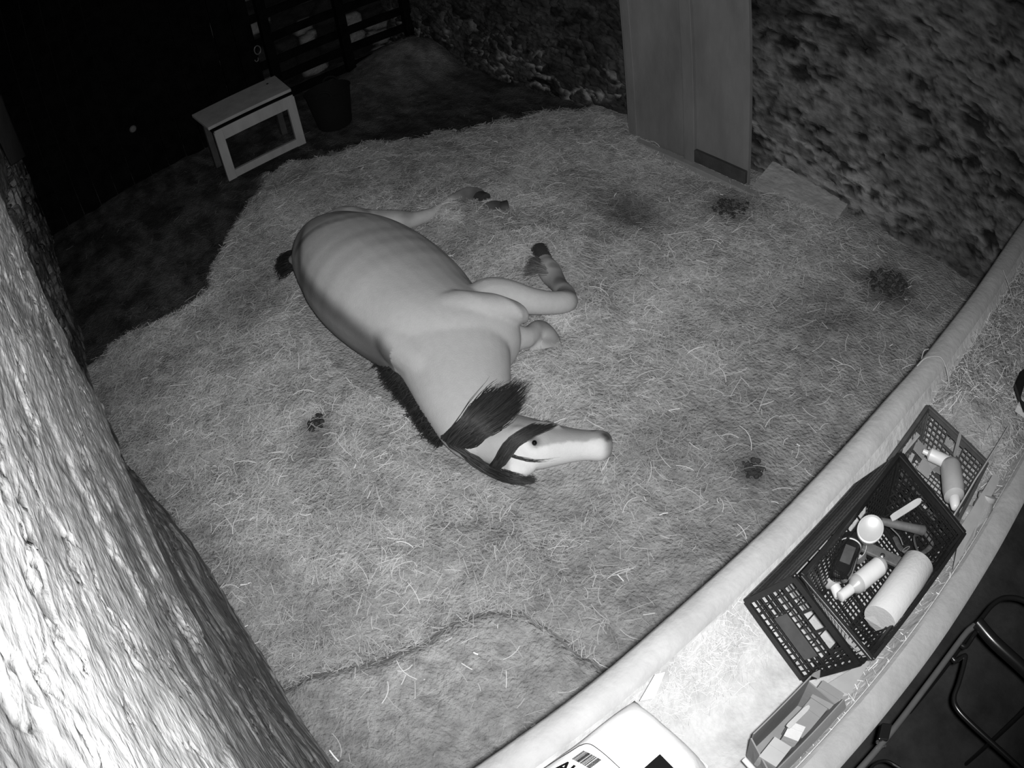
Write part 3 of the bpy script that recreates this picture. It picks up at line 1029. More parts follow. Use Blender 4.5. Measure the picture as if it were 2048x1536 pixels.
    gs = [[on(px, py, .004) for px, py in g] for g in (((1015, 905), (1040, 915), (1075, 920), (1115, 914)), ((1015, 910), (1045, 922), (1080, 925), (1120, 922)))]
    hair('stray_forelock', gs, 22, .0014, .004)
    # tail gathered under the rump
    gs = [[at(600, 500, .26), at(580, 505, .22), at(566, 512, .14), at(557, 520, .06)],
          [at(600, 515, .28), at(578, 522, .24), at(562, 530, .15), at(556, 540, .05)],
          [at(600, 535, .24), at(582, 540, .20), at(570, 548, .12), at(566, 556, .05)]]
    hair('tail', gs, 600, .003, .012)
    return o


horse()
# ------------------------------------------------------------------ dung in the straw
def dung(px, py, r, n, label, flat=.5):
    c = at(px, py, 0)
    mb = MB()
    rr = random.Random(int(px))
    for i in range(n):
        a, d = rr.random() * 6.28, r * rr.random() ** .6
        q = Vector((c.x + math.cos(a) * d, c.y + math.sin(a) * d, 0))
        q.z = float(ground(np.array([q.x]), np.array([q.y]))[0]) + .008
        s = rr.uniform(.008, .017)
        ax = Vector((rr.uniform(-1, 1), rr.uniform(-1, 1), rr.uniform(-.3, .3))).normalized()
        mb.lathe([(-s, .003), (-s * .7, s * .65), (0, s * .9), (s * .7, s * .65), (s, .003)], q, ax, 9)
    o = mb.build('dung_pile', 'dung', None, True)
    meta(o, label, 'dung')


dung(635, 850, .05, 34, 'small dark dung pile in the straw left of the horse neck')
dung(1500, 948, .055, 34, 'dark dung pile in the straw near the trough rim')
dung(1462, 425, .13, 80, 'dark dung pile in straw at the foot of the plywood door')
dung(1772, 575, .14, 80, 'broad dark dung patch beside the right stone wall')


# ------------------------------------------------------------------ the feed trough
TR = empty('feed_trough', (.25, -2, 0), 'long concrete feed trough holding crates, hay and a white sack', 'trough')
ya, yb = .26, -4.06


def prism(mb, prof, y0, y1, n=40, wob=.0):
    """prof: closed (x,z) outline extruded along y"""
    m_ = len(prof)
    V, F = [], []
    for i in range(n + 1):
        y = y0 + (y1 - y0) * i / n
        dx = wob * (mn.noise(Vector((y * 3, 1.3, 0))))
        for x, z in prof:
            V.append((x + dx, y, z + dx * .4))
    for i in range(n):
        for k in range(m_):
            F.append([i * m_ + k, i * m_ + (k + 1) % m_, (i + 1) * m_ + (k + 1) % m_, (i + 1) * m_ + k])
    F.append(list(range(m_))[::-1])
    F.append([n * m_ + k for k in range(m_)])
    mb.add(V, F)
    return mb


prism(MB(), [(.47, 1.04), (.455, 1.085), (.47, 1.10), (.50, 1.103), (.53, 1.098), (.543, 1.08), (.545, 1.04)], ya, yb, 60, .006).build('inner_rim', 'concrete', TR, True)
prism(MB(), [(.025, 1.04), (.03, 1.09), (.02, 1.10), (-.045, 1.10), (-.056, 1.09), (-.056, 1.04)], ya, yb, 60, .004).build('outer_rim', 'concrete', TR, True)
prism(MB(), [(.54, 1.04), (.475, 1.04), (.40, .93), (.32, .875), (.18, .87), (.09, .93), (.035, 1.04), (-.05, 1.04), (-.05, .86), (.04, 0), (.50, 0)], ya, yb, 60, .003).build('trough_body', 'concrete_in', TR, True)

# passage floor on the other side
pf = MB().hexa([(.6, .6, -.12), (-3, .6, -.12), (-3, -4.3, -.12), (.6, -4.3, -.12)], [(.6, .6, 0), (-3, .6, 0), (-3, -4.3, 0), (.6, -4.3, 0)]).build('floor_passage', 'floor2')
meta(pf, kind='structure')


# hay in the trough
def hayh(x, y):
    prof = np.exp(-((x - .25) / .17) ** 4)
    return .885 + (.11 + .05 * (fbm(x * 6, y * 6, 301, 3))) * prof * sst(-1.70, -1.95, y) + .10 * np.abs((x - .25) / .2) ** 2 * .8 + .09 * np.exp(-((x - .17) / .1) ** 2) * sst(-2.2, -2.8, y)


xs = np.linspace(.05, .455, 22)
ys = np.linspace(-1.72, -4.1, 90)
Xh, Yh = np.meshgrid(xs, ys, indexing='ij')
Zh = hayh(Xh, Yh) + .012 * (fbm(Xh * 30, Yh * 30, 303, 3))
nx, ny = Xh.shape
I = np.arange(nx * ny).reshape(nx, ny)
Q = np.stack([I[:-1, :-1], I[:-1, 1:], I[1:, 1:], I[1:, :-1]], -1).reshape(-1, 4)
meta(npmesh('hay_heap', np.stack([Xh, Yh, Zh], -1).reshape(-1, 3), Q, 'bedding', smooth=True, shade=(.2 + .16 * (fbm(Xh * 9, Yh * 9, 5) - .5)).ravel()),
     'heap of hay filling the far end of the trough', 'hay', kind='stuff')
P_, D_, U_, L_, W_ = scatter(9000, .05, .46, -4.0, -1.7, hayh, .03, .12, .001, .0028, .03, .3)
meta(strands('hay_stalks', P_, D_, U_, L_, W_, RG.uniform(.12, .5, len(P_))), 'tangled hay stalks on top of the hay heap in the trough', 'hay', kind='stuff')
trz = lambda x, y: np.interp(x, [.03, .09, .18, .32, .40, .46], [1.04, .935, .873, .878, .935, 1.02]) + .003
P_, D_, U_, L_, W_ = scatter(3200, .30, .47, -.95, -.45, trz, .01, .06, .0004, .0011, .006, .1, lambda x, y: RG.random(len(x)) < np.exp(-((x - .42) / .07) ** 2 - ((y + .68) / .16) ** 2))
meta(strands('hay_wisps', P_, D_, U_, L_, W_, RG.uniform(.3, .6, len(P_))), 'thin scatter of hay wisps on the trough floor beside the sack', 'hay', kind='stuff')
P_, D_, U_, L_, W_ = scatter(700, -.0, .10, -2.6, -.5, trz, .02, .07, .0008, .002, .006, .1)
meta(strands('chaff', P_, D_, U_, L_, W_, RG.uniform(.3, .6, len(P_))), 'fine chaff lying along the outer edge of the trough', 'hay', kind='stuff')
# a bent stalk lying over the inner rim
stk = MB().tube(curve_pts([at(1834, 732, 1.10), at(1852, 716, 1.112), at(1880, 714, 1.112), at(1893, 738, 1.10), at(1899, 775, 1.06)], 5), .0022, 5).build('straw_stalk', 'pale', None, True)
meta(stk, 'long bent straw stalk hanging over the inner trough rim', 'straw')
stk = MB().tube(curve_pts([at(1843, 718, 1.07), at(1848, 702, 1.10), at(1857, 698, 1.10)], 5), .0018, 5).build('straw_stalk', 'pale', None, True)
meta(stk, 'short straw loop caught on the stable side of the trough rim', 'straw')
stk = MB().tube(curve_pts([at(2006, 540, 1.14), at(2018, 572, 1.11), at(2029, 612, 1.06)], 5), .002, 5).build('straw_stalk', 'pale', None, True)
meta(stk, 'upright straw stalk at the far end of the trough hay', 'straw')


# ------------------------------------------------------------------ lattice crates
def bil(c, u, v):
    return c[0] * (1 - u) * (1 - v) + c[1] * u * (1 - v) + c[2] * u * v + c[3] * (1 - u) * v


def lattice(mb, c, nu, nv, w=.0035, t=.003, u0=0, u1=1, v0=0, v1=1, skip=None):
    """grid of bars over the quad c (4 corners)"""
    c = [Vector(p) for p in c]
    nrm = (c[1] - c[0]).cross(c[3] - c[0]).normalized()
    for i in range(nu + 1):
        u = u0 + (u1 - u0) * i / nu
        for j in range(nv):
            va, vb = v0 + (v1 - v0) * j / nv, v0 + (v1 - v0) * (j + 1) / nv
            if skip and skip(u, (va + vb) / 2): continue
            mb.bar(bil(c, u, va), bil(c, u, vb), w, t, nrm)
    for j in range(nv + 1):
        v = v0 + (v1 - v0) * j / nv
        for i in range(nu):
            a_, b_ = u0 + (u1 - u0) * i / nu, u0 + (u1 - u0) * (i + 1) / nu
            if skip and skip((a_ + b_) / 2, v): continue
            mb.bar(bil(c, a_, v), bil(c, b_, v), w, t, nrm)


def frame(mb, c, w=.012, t=.006):
    c = [Vector(p) for p in c]
    nrm = (c[1] - c[0]).cross(c[3] - c[0]).normalized()
    ctr = sum(c, Vector()) / 4
    for i in range(4):
        a_, b_ = c[i], c[(i + 1) % 4]
        k = w / 2 / max((ctr - a_).length, .01)
        mb.bar(a_.lerp(ctr, k), b_.lerp(ctr, k), w, t, nrm)


def panel(mb, c, u0, u1, v0, v1, t=.003):
    c = [Vector(p) for p in c]
    nrm = (c[1] - c[0]).cross(c[3] - c[0]).normalized() * t / 2
    q = [bil(c, u0, v0), bil(c, u1, v0), bil(c, u1, v1), bil(c, u0, v1)]
    mb.hexa([p - nrm for p in q], [p + nrm for p in q])


# --- crate one: tipped towards the passage, its front end facing the camera
B = [at(1488, 1200, 1.03), at(1606, 1362, .905)]               # front end, lower edge
T = [at(1587, 1150, 1.19), at(1722, 1330, 1.065)]              # front end, upper edge
far = Vector((.0, -.50, .0))
Bf, Tf = [p + far for p in B], [p + far * 1.02 for p in T]
c1 = empty('plastic_crate', (B[0] + B[1] + Bf[0] + Bf[1]) / 4, 'black plastic crate tipped over with its gridded end towards the sack', 'crate')
fq = [B[0], B[1], T[1], T[0]]
mb = MB()
frame(mb, fq, .016, .008)
inpan = lambda u, v: .30 < u < .76 and .26 < v < .50
slots = lambda u, v: (.34 < u < .76) and v > .72
sk = lambda u, v: inpan(u, v) or slots(u, v)
lattice(mb, fq, 13, 8, .0038, .003, .05, .96, .06, .95, sk)
panel(mb, fq, .0, .98, .0, .045)
for v in (.71, .93): panel(mb, fq, .32, .80, v - .015, v + .015)
for u in (.335, .55, .78): panel(mb, fq, u - .013, u + .013, .70, .94)
for k in range(1, 4): panel(mb, fq, .0, 1, .235 * k - .008, .235 * k + .008, .004)
mb.build('front_end', 'blackp', c1)
mb = MB()
panel(mb, fq, .28, .78, .26, .50, .005)
mb.build('label_plate', 'greyp', c1, bevel=.001)
lq = [B[0], T[0], Tf[0], Bf[0]]
mb = MB()
for k in range(7):
    panel(mb, lq, k / 6.5, k / 6.5 + .07, 0, 1, .005)
lattice(mb, lq, 12, 26, .003, .004, 0, .95, 0, 1)
mb.build('left_side', 'blackp', c1)
mb = MB()
rq = [B[1], T[1], Tf[1], Bf[1]]
frame(mb, rq, .014, .006)
lattice(mb, rq, 8, 22, .004, .004)
mb.build('right_side', 'blackp', c1)
mb = MB()
lattice(mb, [Bf[0], Bf[1], Tf[1], Tf[0]], 13, 8, .004, .004)
frame(mb, [Bf[0], Bf[1], Tf[1], Tf[0]], .016, .008)
mb.build('rear_end', 'blackp', c1)
mb = MB()
lattice(mb, [B[0], B[1], Bf[1], Bf[0]], 5, 9, .003, .003)
mb.build('base_grid', 'blackp', c1)


# --- crate two: stands in the first one and holds the bottles and the paper roll
def crate(name, label, bot, top, m, nu, nl, nh, w=.0035, group=None, hand=True):
    """bot/top: near-left, near-right, far-right, far-left"""
    o = empty(name, sum((Vector(p) for p in bot), Vector()) / 4, label, 'crate', group)
    b_, t = [Vector(p) for p in bot], [Vector(p) for p in top]
    names = ('near_end', 'right_side', 'far_end', 'left_side')
    for i in range(4):
        j = (i + 1) % 4
        q = [b_[i], b_[j], t[j], t[i]]
        n = nu if i % 2 == 0 else nl
        mb = MB()
        sk = (lambda u, v: hand and .36 < u < .64 and .62 < v < .86)
        lattice(mb, q, n, nh, w, .003, 0, 1, 0, .92, sk)
        panel(mb, q, 0, 1, .9, 1.0, .006)
        panel(mb, q, 0, 1, -.02, .05, .005)
        for k in (0, .96): panel(mb, q, k, k + .04, 0, 1, .006)
        if hand:
            for v in (.61, .87): panel(mb, q, .35, .65, v - .02, v + .02, .005)
        mb.build(names[i], m, o)
    mb = MB()
    lattice(mb, b_, nu, nl, w, .003)
    mb.build('base_grid', m, o)
    mb = MB()
    for i in range(4):
        mb.bar(t[i], t[(i + 1) % 4], .012, .008)
    mb.build('rim', m, o, bevel=.002)
    return o


top2 = [at(1604, 1150, 1.19), at(1745, 1318, 1.15), at(1930, 1066, 1.15), at(1798, 908, 1.19)]
bot2 = [Vector((top2[0].x - .04, top2[0].y - .085, .985)), Vector((top2[1].x + .035, top2[1].y - .085, .955)),
        Vector((top2[2].x + .03, top2[2].y + .035, .955)), Vector((top2[3].x - .04, top2[3].y + .035, .985))]
crate('plastic_crate', 'black mesh crate full of bottles and tools with the white paper roll', bot2, top2, 'blackp', 16, 26, 10)
top3 = [at(1742, 965, 1.13), at(1880, 1095, 1.10), at(1975, 925, 1.10), at(1856, 812, 1.13)]
bot3 = [Vector((top3[0].x - .03, top3[0].y - .02, .93)), Vector((top3[1].x + .02, top3[1].y - .02, .92)),
        Vector((top3[2].x + .02, top3[2].y + .02, .92)), Vector((top3[3].x - .03, top3[3].y + .02, .93))]
top3[0].y = top3[1].y = min(top2[2].y, top2[3].y) - .012
bot3[0].y = bot3[1].y = top3[0].y - .005
crate('plastic_crate', 'grey mesh crate next to the hay holding a squeeze bottle', bot3, top3, 'greyp', 14, 14, 9, .003)


# ------------------------------------------------------------------ things in the crates
def lay(a, b_):
    a, b_ = Vector(a), Vector(b_)
    return a, (b_ - a), (b_ - a).length


# paper roll
a, ax, ln = lay(at(1760, 1240, 1.055), at(1832, 1135, 1.055))
rl = empty('paper_roll', a, 'thick roll of white paper towel lying in the black mesh crate', 'roll')
MB().lathe([(0, .052), (.002, .0535), (ln * 1.05, .0535), (ln * 1.05 + .002, .052), (ln * 1.05 + .002, .024), (ln * .9, .022)], a, ax, 40).build('paper', 'paper', rl, True)
MB().lathe([(0, .0225), (ln * 1.05, .0225)], a + ax.normalized() * .002, ax, 24).build('core', 'card', rl, True)
fl_ = [at(1728, 1236, 1.08), at(1748, 1232, 1.10), at(1765, 1258, 1.06), at(1752, 1262, 1.03)]
MB().hexa(fl_, [p + Vector((0, 0, .002)) for p in fl_]).build('loose_sheet', 'paper', rl)

# bottle with a label and a pale cap
a, ax, ln = lay(at(1683, 1192, 1.03), at(1764, 1128, 1.03))
bt = empty('bottle', a, 'white labelled bottle with pale cap lying beside the paper roll', 'bottle')
MB().lathe([(.0, .012), (.035, .014), (.05, .026), (.058, .029), (ln - .01, .029), (ln, .024)], a, ax, 28).build('body', 'softp', bt, True)
MB().lathe([(.064, .0295), (ln - .014, .0295)], a, ax, 28).build('label', 'whitep', bt, True)
MB().lathe([(-.006, .0135), (-.004, .016), (.034, .0165), (.034, .013)], a, ax, 20).build('cap', 'whitep', bt, True)

# dark glass jar with a black lid
a, ax, ln = lay(at(1676, 1156, 1.075), at(1706, 1078, 1.075))
jr = empty('jar', a, 'dark shiny glass jar with black lid lying left of the labelled bottle', 'jar')
MB().lathe([(0, .015), (.004, .029), (.02, .034), (ln - .035, .034), (ln - .022, .031)], a, ax, 30).build('body', 'glass', jr, True)
MB().lathe([(ln - .022, .031), (ln - .02, .034), (ln - .002, .034), (ln, .031)], a, ax, 30).build('lid', 'blackp', jr, True)
MB().lathe([(ln - .026, .0322), (ln - .022, .0322)], a, ax, 30).build('seal_band', 'whitep', jr, True)
q = a + ax * .42
up = Vector((-.02, 0, 1)).normalized()
MB().box(q + up * .0338, (.03, .055, .002), Matrix((ax.normalized().cross(up), ax.normalized(), up)).transposed()).build('label', 'greyp', jr)

# tub with a white lid
c = at(1741, 1058, 1.155)
ax = (Vector((0, 0, H)) - c).normalized() * .8 + Vector((0, 0, .35))
tb = empty('pot', c, 'round pot with bright white lid standing in the mesh crate', 'pot')
MB().lathe([(-.075, .031), (-.01, .035), (0, .036)], c, ax, 32).build('body', 'softp', tb, True)
MB().lathe([(-.014, .0375), (-.002, .038), (.002, .037), (.003, .033), (.0015, .031), (.002, .0)], c, ax, 32).build('lid', 'softp', tb, True)

# white bottle under the dark jar
a, ax, ln = lay(at(1676, 1186, 1.01), at(1650, 1130, 1.01))
wb = empty('bottle', a, 'small white bottle with ribbed cap partly under the dark jar', 'bottle')
MB().lathe([(.02, .011), (.03, .024), (.075, .026), (.10, .022), (.105, .008)], a, ax, 24).build('body', 'softp', wb, True)
MB().lathe([(-.012, .013), (-.01, .0145), (.022, .0145), (.022, .012)], a, ax, 20).build('cap', 'whitep', wb, True)
# translucent cup
c = at(1718, 1112, 1.0)
cp = MB().lathe([(0, .02), (.0, .024), (.06, .034), (.06, .032), (.003, .022)], c, Vector((.2, .35, .75)), 26).build('cup', 'softp', None, True)
meta(cp, 'pale plastic cup leaning behind the dark glass jar', 'cup')

# brush with wooden back across the crate
a, b_ = at(1722, 1090, 1.04), at(1822, 1136, 1.03)
br = empty('brush', a, 'long wooden-backed brush lying across behind the paper roll', 'brush')
MB().bar(a, b_, .034, .012).build('back', 'woodtool', br, bevel=.003)
MB().bar(a.lerp(b_, .05) - Vector((0, 0, .014)), a.lerp(b_, .95) - Vector((0, 0, .014)), .026, .016).build('bristles', 'blackp', br)
q = a.lerp(b_, .48) + Vector((.006, .012, .010))
MB().lathe([(0, .004), (.003, .008), (.006, .003)], q, (0, 0, 1), 10).build('screw', 'steel', br, True)
# dark round handle tool
a, b_ = at(1762, 1042, 1.12), at(1850, 1062, 1.10)
hm_ = empty('scraper', a, 'tool with long dark round handle behind the white-lidded pot', 'tool')
MB().tube([a, a.lerp(b_, .3), a.lerp(b_, .7), a.lerp(b_, .95), b_], [.010, .012, .0125, .015, .011], 14).build('handle', 'woodtool', hm_, True)
MB().bar(a - (b_ - a) * .12, a + (b_ - a) * .02, .03, .004).build('blade', 'steel', hm_)
# pale spatula
def spat(p0, p1, w_, label, z0, z1):
    a, b_ = at(*p0, z0), at(*p1, z1)
    d = (b_ - a)
    sd = d.cross(Vector((0, 0, 1))).normalized()
    V = []
    for t, k in ((0, .8), (.1, 1), (.8, 1), (.92, .85), (1, .35)):
        c = a + d * t
        V.append((c + sd * w_ / 2 * k, c - sd * w_ / 2 * k))
    mb = MB()
    for i in range(4):
        q = [V[i][0], V[i][1], V[i + 1][1], V[i + 1][0]]
        mb.hexa(q, [p + Vector((0, 0, .003)) for p in q])
    meta(mb.build('spatula', 'pale'), label, 'spatula')


spat((1782, 1038), (1842, 1000), .021, 'pale flat spatula leaning on the far end of the mesh crate', 1.14, 1.19)
spat((1908, 914), (1921, 866), .019, 'pale spatula standing in the grey crate by the hay', 1.06, 1.17)
# scraps of card and paper
def scrap(pts, z, label, name='paper_scrap', m='cardlt'):
    q = [at(px, py, z + dz) for px, py, dz in pts]
    mb = MB().hexa(q, [p + Vector((0, 0, .003)) for p in q])
    meta(mb.build(name, m), label, 'paper')


scrap([(1694, 1268, .03), (1730, 1288, .01), (1718, 1306, .0), (1690, 1282, .03)], 1.03, 'square white card in the near end of the mesh crate', 'card')
scrap([(1665, 1262, .06), (1690, 1276, .04), (1728, 1302, .02), (1700, 1300, .0)], .95, 'folded white carton between the two black crates', 'carton', 'paper')
scrap([(1710, 1010, 0), (1744, 982, .0), (1735, 1003, -.01), (1716, 1028, -.01)], 1.09, 'torn pale paper against the left side of the mesh crate')
scrap([(1632, 1098, .0), (1655, 1072, .0), (1654, 1086, -.01), (1642, 1100, -.01)], 1.12, 'small white paper stuck in the left side of the crate')
scrap([(1790, 905, .0), (1832, 865, .0), (1840, 872, -.02), (1795, 925, -.02)], 1.08, 'long white paper strip along the left of the grey crate')
# tangle of dark strap
pts = [at(1790, 1075, 1.0), at(1805, 1100, 1.02), at(1838, 1108, 1.03), at(1862, 1090, 1.03), at(1850, 1066, 1.04), at(1828, 1075, 1.05), at(1846, 1120, 1.04), at(1880, 1118, 1.03), at(1888, 1086, 1.02)]
meta(MB().tube(curve_pts(pts, 6), .009, 8, .4).build('strap', 'rope', None, True), 'dark tangled strap in the right corner of the mesh crate', 'strap')
sp = empty('hoof_pick', at(1800, 1080, 1.05), 'thin wire hoof pick hanging over the brush', 'tool')
MB().tube(curve_pts([at(1778, 1052, 1.08), at(1798, 1072, 1.08), at(1806, 1090, 1.07)], 5), .0018, 6).build('shaft', 'tubegrey', sp, True)
c = at(1812, 1098, 1.07)
MB().tube([c + Vector((.004 * math.cos(t) + .004 * math.sin(t), .014 * math.sin(t), 0)) for t in np.linspace(0, 6.28, 14)], .0016, 6).build('eyelet', 'tubegrey', sp, True)

# squeeze bottle in the grey crate
a, ax, ln = lay(at(1900, 922, 1.07), at(1911, 1018, 1.09))
sb = empty('squeeze_bottle', a, 'soft squeeze bottle with a cone nozzle in the grey crate', 'bottle')
MB().lathe([(0, .012), (.012, .030), (.03, .036), (ln * .6, .038), (ln * .74, .034), (ln * .80, .018)], a, ax, 28).build('body', 'softp', sb, True)
MB().lathe([(ln * .80, .019), (ln * .84, .019), (ln * .98, .013), (ln, .008)], a, ax, 20).build('nozzle', 'whitep', sb, True)
# small white bottle
a, ax, ln = lay(at(1846, 902, 1.06), at(1889, 922, 1.06))
sw = empty('bottle', a, 'little white bottle lying next to the squeeze bottle', 'bottle')
MB().lathe([(.018, .010), (.026, .021), (.10, .021), (.105, .016)], a, ax, 24).build('body', 'whitep', sw, True)
MB().lathe([(0, .008), (.02, .009)], a, ax, 16).build('cap', 'whitep', sw, True)
# folded sheet of clear plastic inside the grey crate
mb = MB()
rq_ = random.Random(4)
for i in range(9):
    c = at(1800 + 10 * i, 905 + rq_.uniform(-20, 60), 1.0)
    d = Vector((rq_.uniform(-1, 1), rq_.uniform(-1, 1), rq_.uniform(-.2, .5))).normalized() * .05
    mb.bar(c, c + d, rq_.uniform(.03, .06), .001, (rq_.uniform(-.5, .5), rq_.uniform(-.5, .5), 1))
meta(mb.build('plastic_wrap', 'clear'), 'crumpled clear plastic wrap at the bottom of the grey crate', 'wrap')

# outside the crates, on the passage side
c = at(1972, 1000, 1.06)
jb_ = empty('preserving_jar', c, 'clear glass jar with ribbed lid on the outer edge of trough', 'jar')
ax = Vector((.1, -.35, .5))
MB().lathe([(-.10, .02), (-.09, .034), (-.02, .036), (0, .030)], c, ax, 28).build('body', 'clear', jb_, True)
MB().lathe([(0, .032), (.004, .034), (.016, .034), (.018, .030)], c, ax, 28).build('lid', 'softp', jb_, True)
c = at(1935, 1030, 1.05)
meta(MB().lathe([(-.05, .01), (-.04, .028), (-.01, .032), (.012, .028), (.02, .012)], c, (.3, .2, 1), 24).build('plastic_ball', 'clear', None, True), 'round clear plastic bulb beside the far corner of the crate', 'bulb')
# white bag strip between crate and outer rim
q = [at(1922, 1052, 1.10), at(1958, 1040, 1.08), at(1948, 1075, 1.07), at(1905, 1140, 1.09)]
q2 = [at(1985, 950, 1.09), at(2000, 958, 1.08), at(1958, 1040, 1.08), at(1922, 1052, 1.10)]
mb = MB().hexa(q, [p + Vector((0, 0, .003)) for p in q]).hexa(q2, [p + Vector((0, 0, .003)) for p in q2])
meta(mb.build('plastic_bag', 'softp'), 'crumpled white plastic bag strip between crates and outer rim', 'bag')
stk = MB().tube([at(1905, 1035, 1.15), at(1950, 960, 1.14), at(2017, 853, 1.13)], .003, 6).build('thin_stick', 'pale', None, True)
meta(stk, 'thin pale stick slanting over the hay beside the grey crate', 'stick')
# dark scoop and pale block at the right edge
pts = [at(2060, 730, 1.2), at(2040, 745, 1.2), at(2030, 768, 1.2), at(2040, 800, 1.2), at(2060, 815, 1.2)]
sc_ = empty('feed_scoop', pts[2], 'black scoop edge sticking in at the right over the hay', 'scoop')
mb = MB()
for i in range(4):
    a, b_ = pts[i], pts[i + 1]
    mb.hexa([a, b_, b_ - Vector((.03, 0, .03)), a - Vector((.03, 0, .03))], [a + Vector((0, 0, .004)), b_ + Vector((0, 0, .004)), b_ + Vector((-.03, 0, -.02)), a + Vector((-.03, 0, -.02))])
mb.hexa(pts[:1] + pts[1:4:1], [p - Vector((0, 0, .012)) for p in pts[:4]])
mb.build('bowl', 'blackp', sc_)
c = at(2046, 816, 1.05)
meta(MB().box(c, (.05, .05, .03)).build('block', 'paper', bevel=.002), 'pale block in the hay at the right edge of the picture', 'block')


# ------------------------------------------------------------------ cardboard tray with little cartons
def tray():
    o = empty('cardboard_tray', (.12, -.62, .93), 'open cardboard tray with cartons between the sack and crates', 'box')
    z1 = 1.115
    L0, L1 = at(1507, 1468, z1), at(1622, 1352, z1)
    R0, R1 = at(1548, 1545, z1 - .02), at(1688, 1398, z1 - .02)
    zb = .96
    dn = lambda p, k=.01: Vector((p.x + (.012 if p in (L0, L1) else -.012) * 0, p.y, zb))
    l0, l1, r0, r1 = Vector((L0.x - .012, L0.y - .005, zb)), Vector((L1.x - .012, L1.y + .01, zb)), Vector((R0.x + .03, R0.y - .005, zb)), Vector((R1.x + .03, R1.y + .01, zb))
    t = .0035

    def wall(name, a, b_, c, d, m='card'):
        n = (b_ - a).cross(d - a).normalized() * t / 2
        MB().hexa([p - n for p in (a, b_, c, d)], [p + n for p in (a, b_, c, d)]).build(name, m, o)
    wall('side', l0, l1, L1, L0)
    wall('side', r0, r1, R1, R0)
    wall('end', l1, r1, R1 - Vector((0, 0, .05)), L1 - Vector((0, 0, .03)))
    wall('end', l0, r0, R0 - Vector((0, 0, .03)), L0 - Vector((0, 0, .03)))
    wall('bottom', l0, l1, r1, r0)
    wall('flap', L1, L1 + (L1 - L0) * .05, at(1640, 1340, z1 + .012), at(1638, 1358, z1 - .02))
    wall('flap', R1, R0, R0 + Vector((-.018, 0, -.03)), R1 + Vector((-.018, 0, -.03)))
    return o


tray()


def carton(px, py, z, d, rot, label, name='carton', m='cardlt', tilt=0):
    c = at(px, py, z)
    R = Matrix.Rotation(rot, 3, 'Z') @ Matrix.Rotation(tilt, 3, 'X')
    o = empty(name, c, label, 'carton')
    MB().box(c, d, R).build('body', m, o, bevel=.0008)
    MB().box(c + R @ Vector((0, -d[1] * .3, d[2] / 2 + .0008)), (d[0] * .98, d[1] * .38, .0012), R).build('flap', m, o)


carton(1545, 1512, 1.045, (.052, .06, .07), .12, 'white carton nearest the picture bottom in the cardboard tray', m='cardlt')
carton(1583, 1472, 1.045, (.04, .04, .07), .3, 'small bright box in the middle of the cardboard tray', m='paper')
carton(1612, 1440, 1.01, (.055, .11, .06), .05, 'grey card box at the far end of the tray', m='card')
carton(1650, 1398, 1.02, (.07, .055, .05), .1, 'flat brown box closing the crate end of the tray', m='card')
spat((1575, 1455), (1618, 1412), .014, 'slim white stick lying along the inside of the tray', 1.09, 1.09)
meta(MB().tube([at(1488, 1518, 1.04), at(1512, 1545, 1.04)], .007, 12).build('white_tube', 'whitep', None, True), 'short white tube at the near end of the cardboard tray', 'tube')
# flattened clear sheet under the crates
q = [at(1648, 1372, .985), at(1745, 1312, .985), at(1700, 1390, 1.0), at(1660, 1400, .985)]
meta(MB().hexa(q, [p + Vector((0, 0, .002)) for p in q]).build('plastic_sheet', 'softp'), 'flat grey plastic sheet at the corner of the tipped crate', 'sheet')


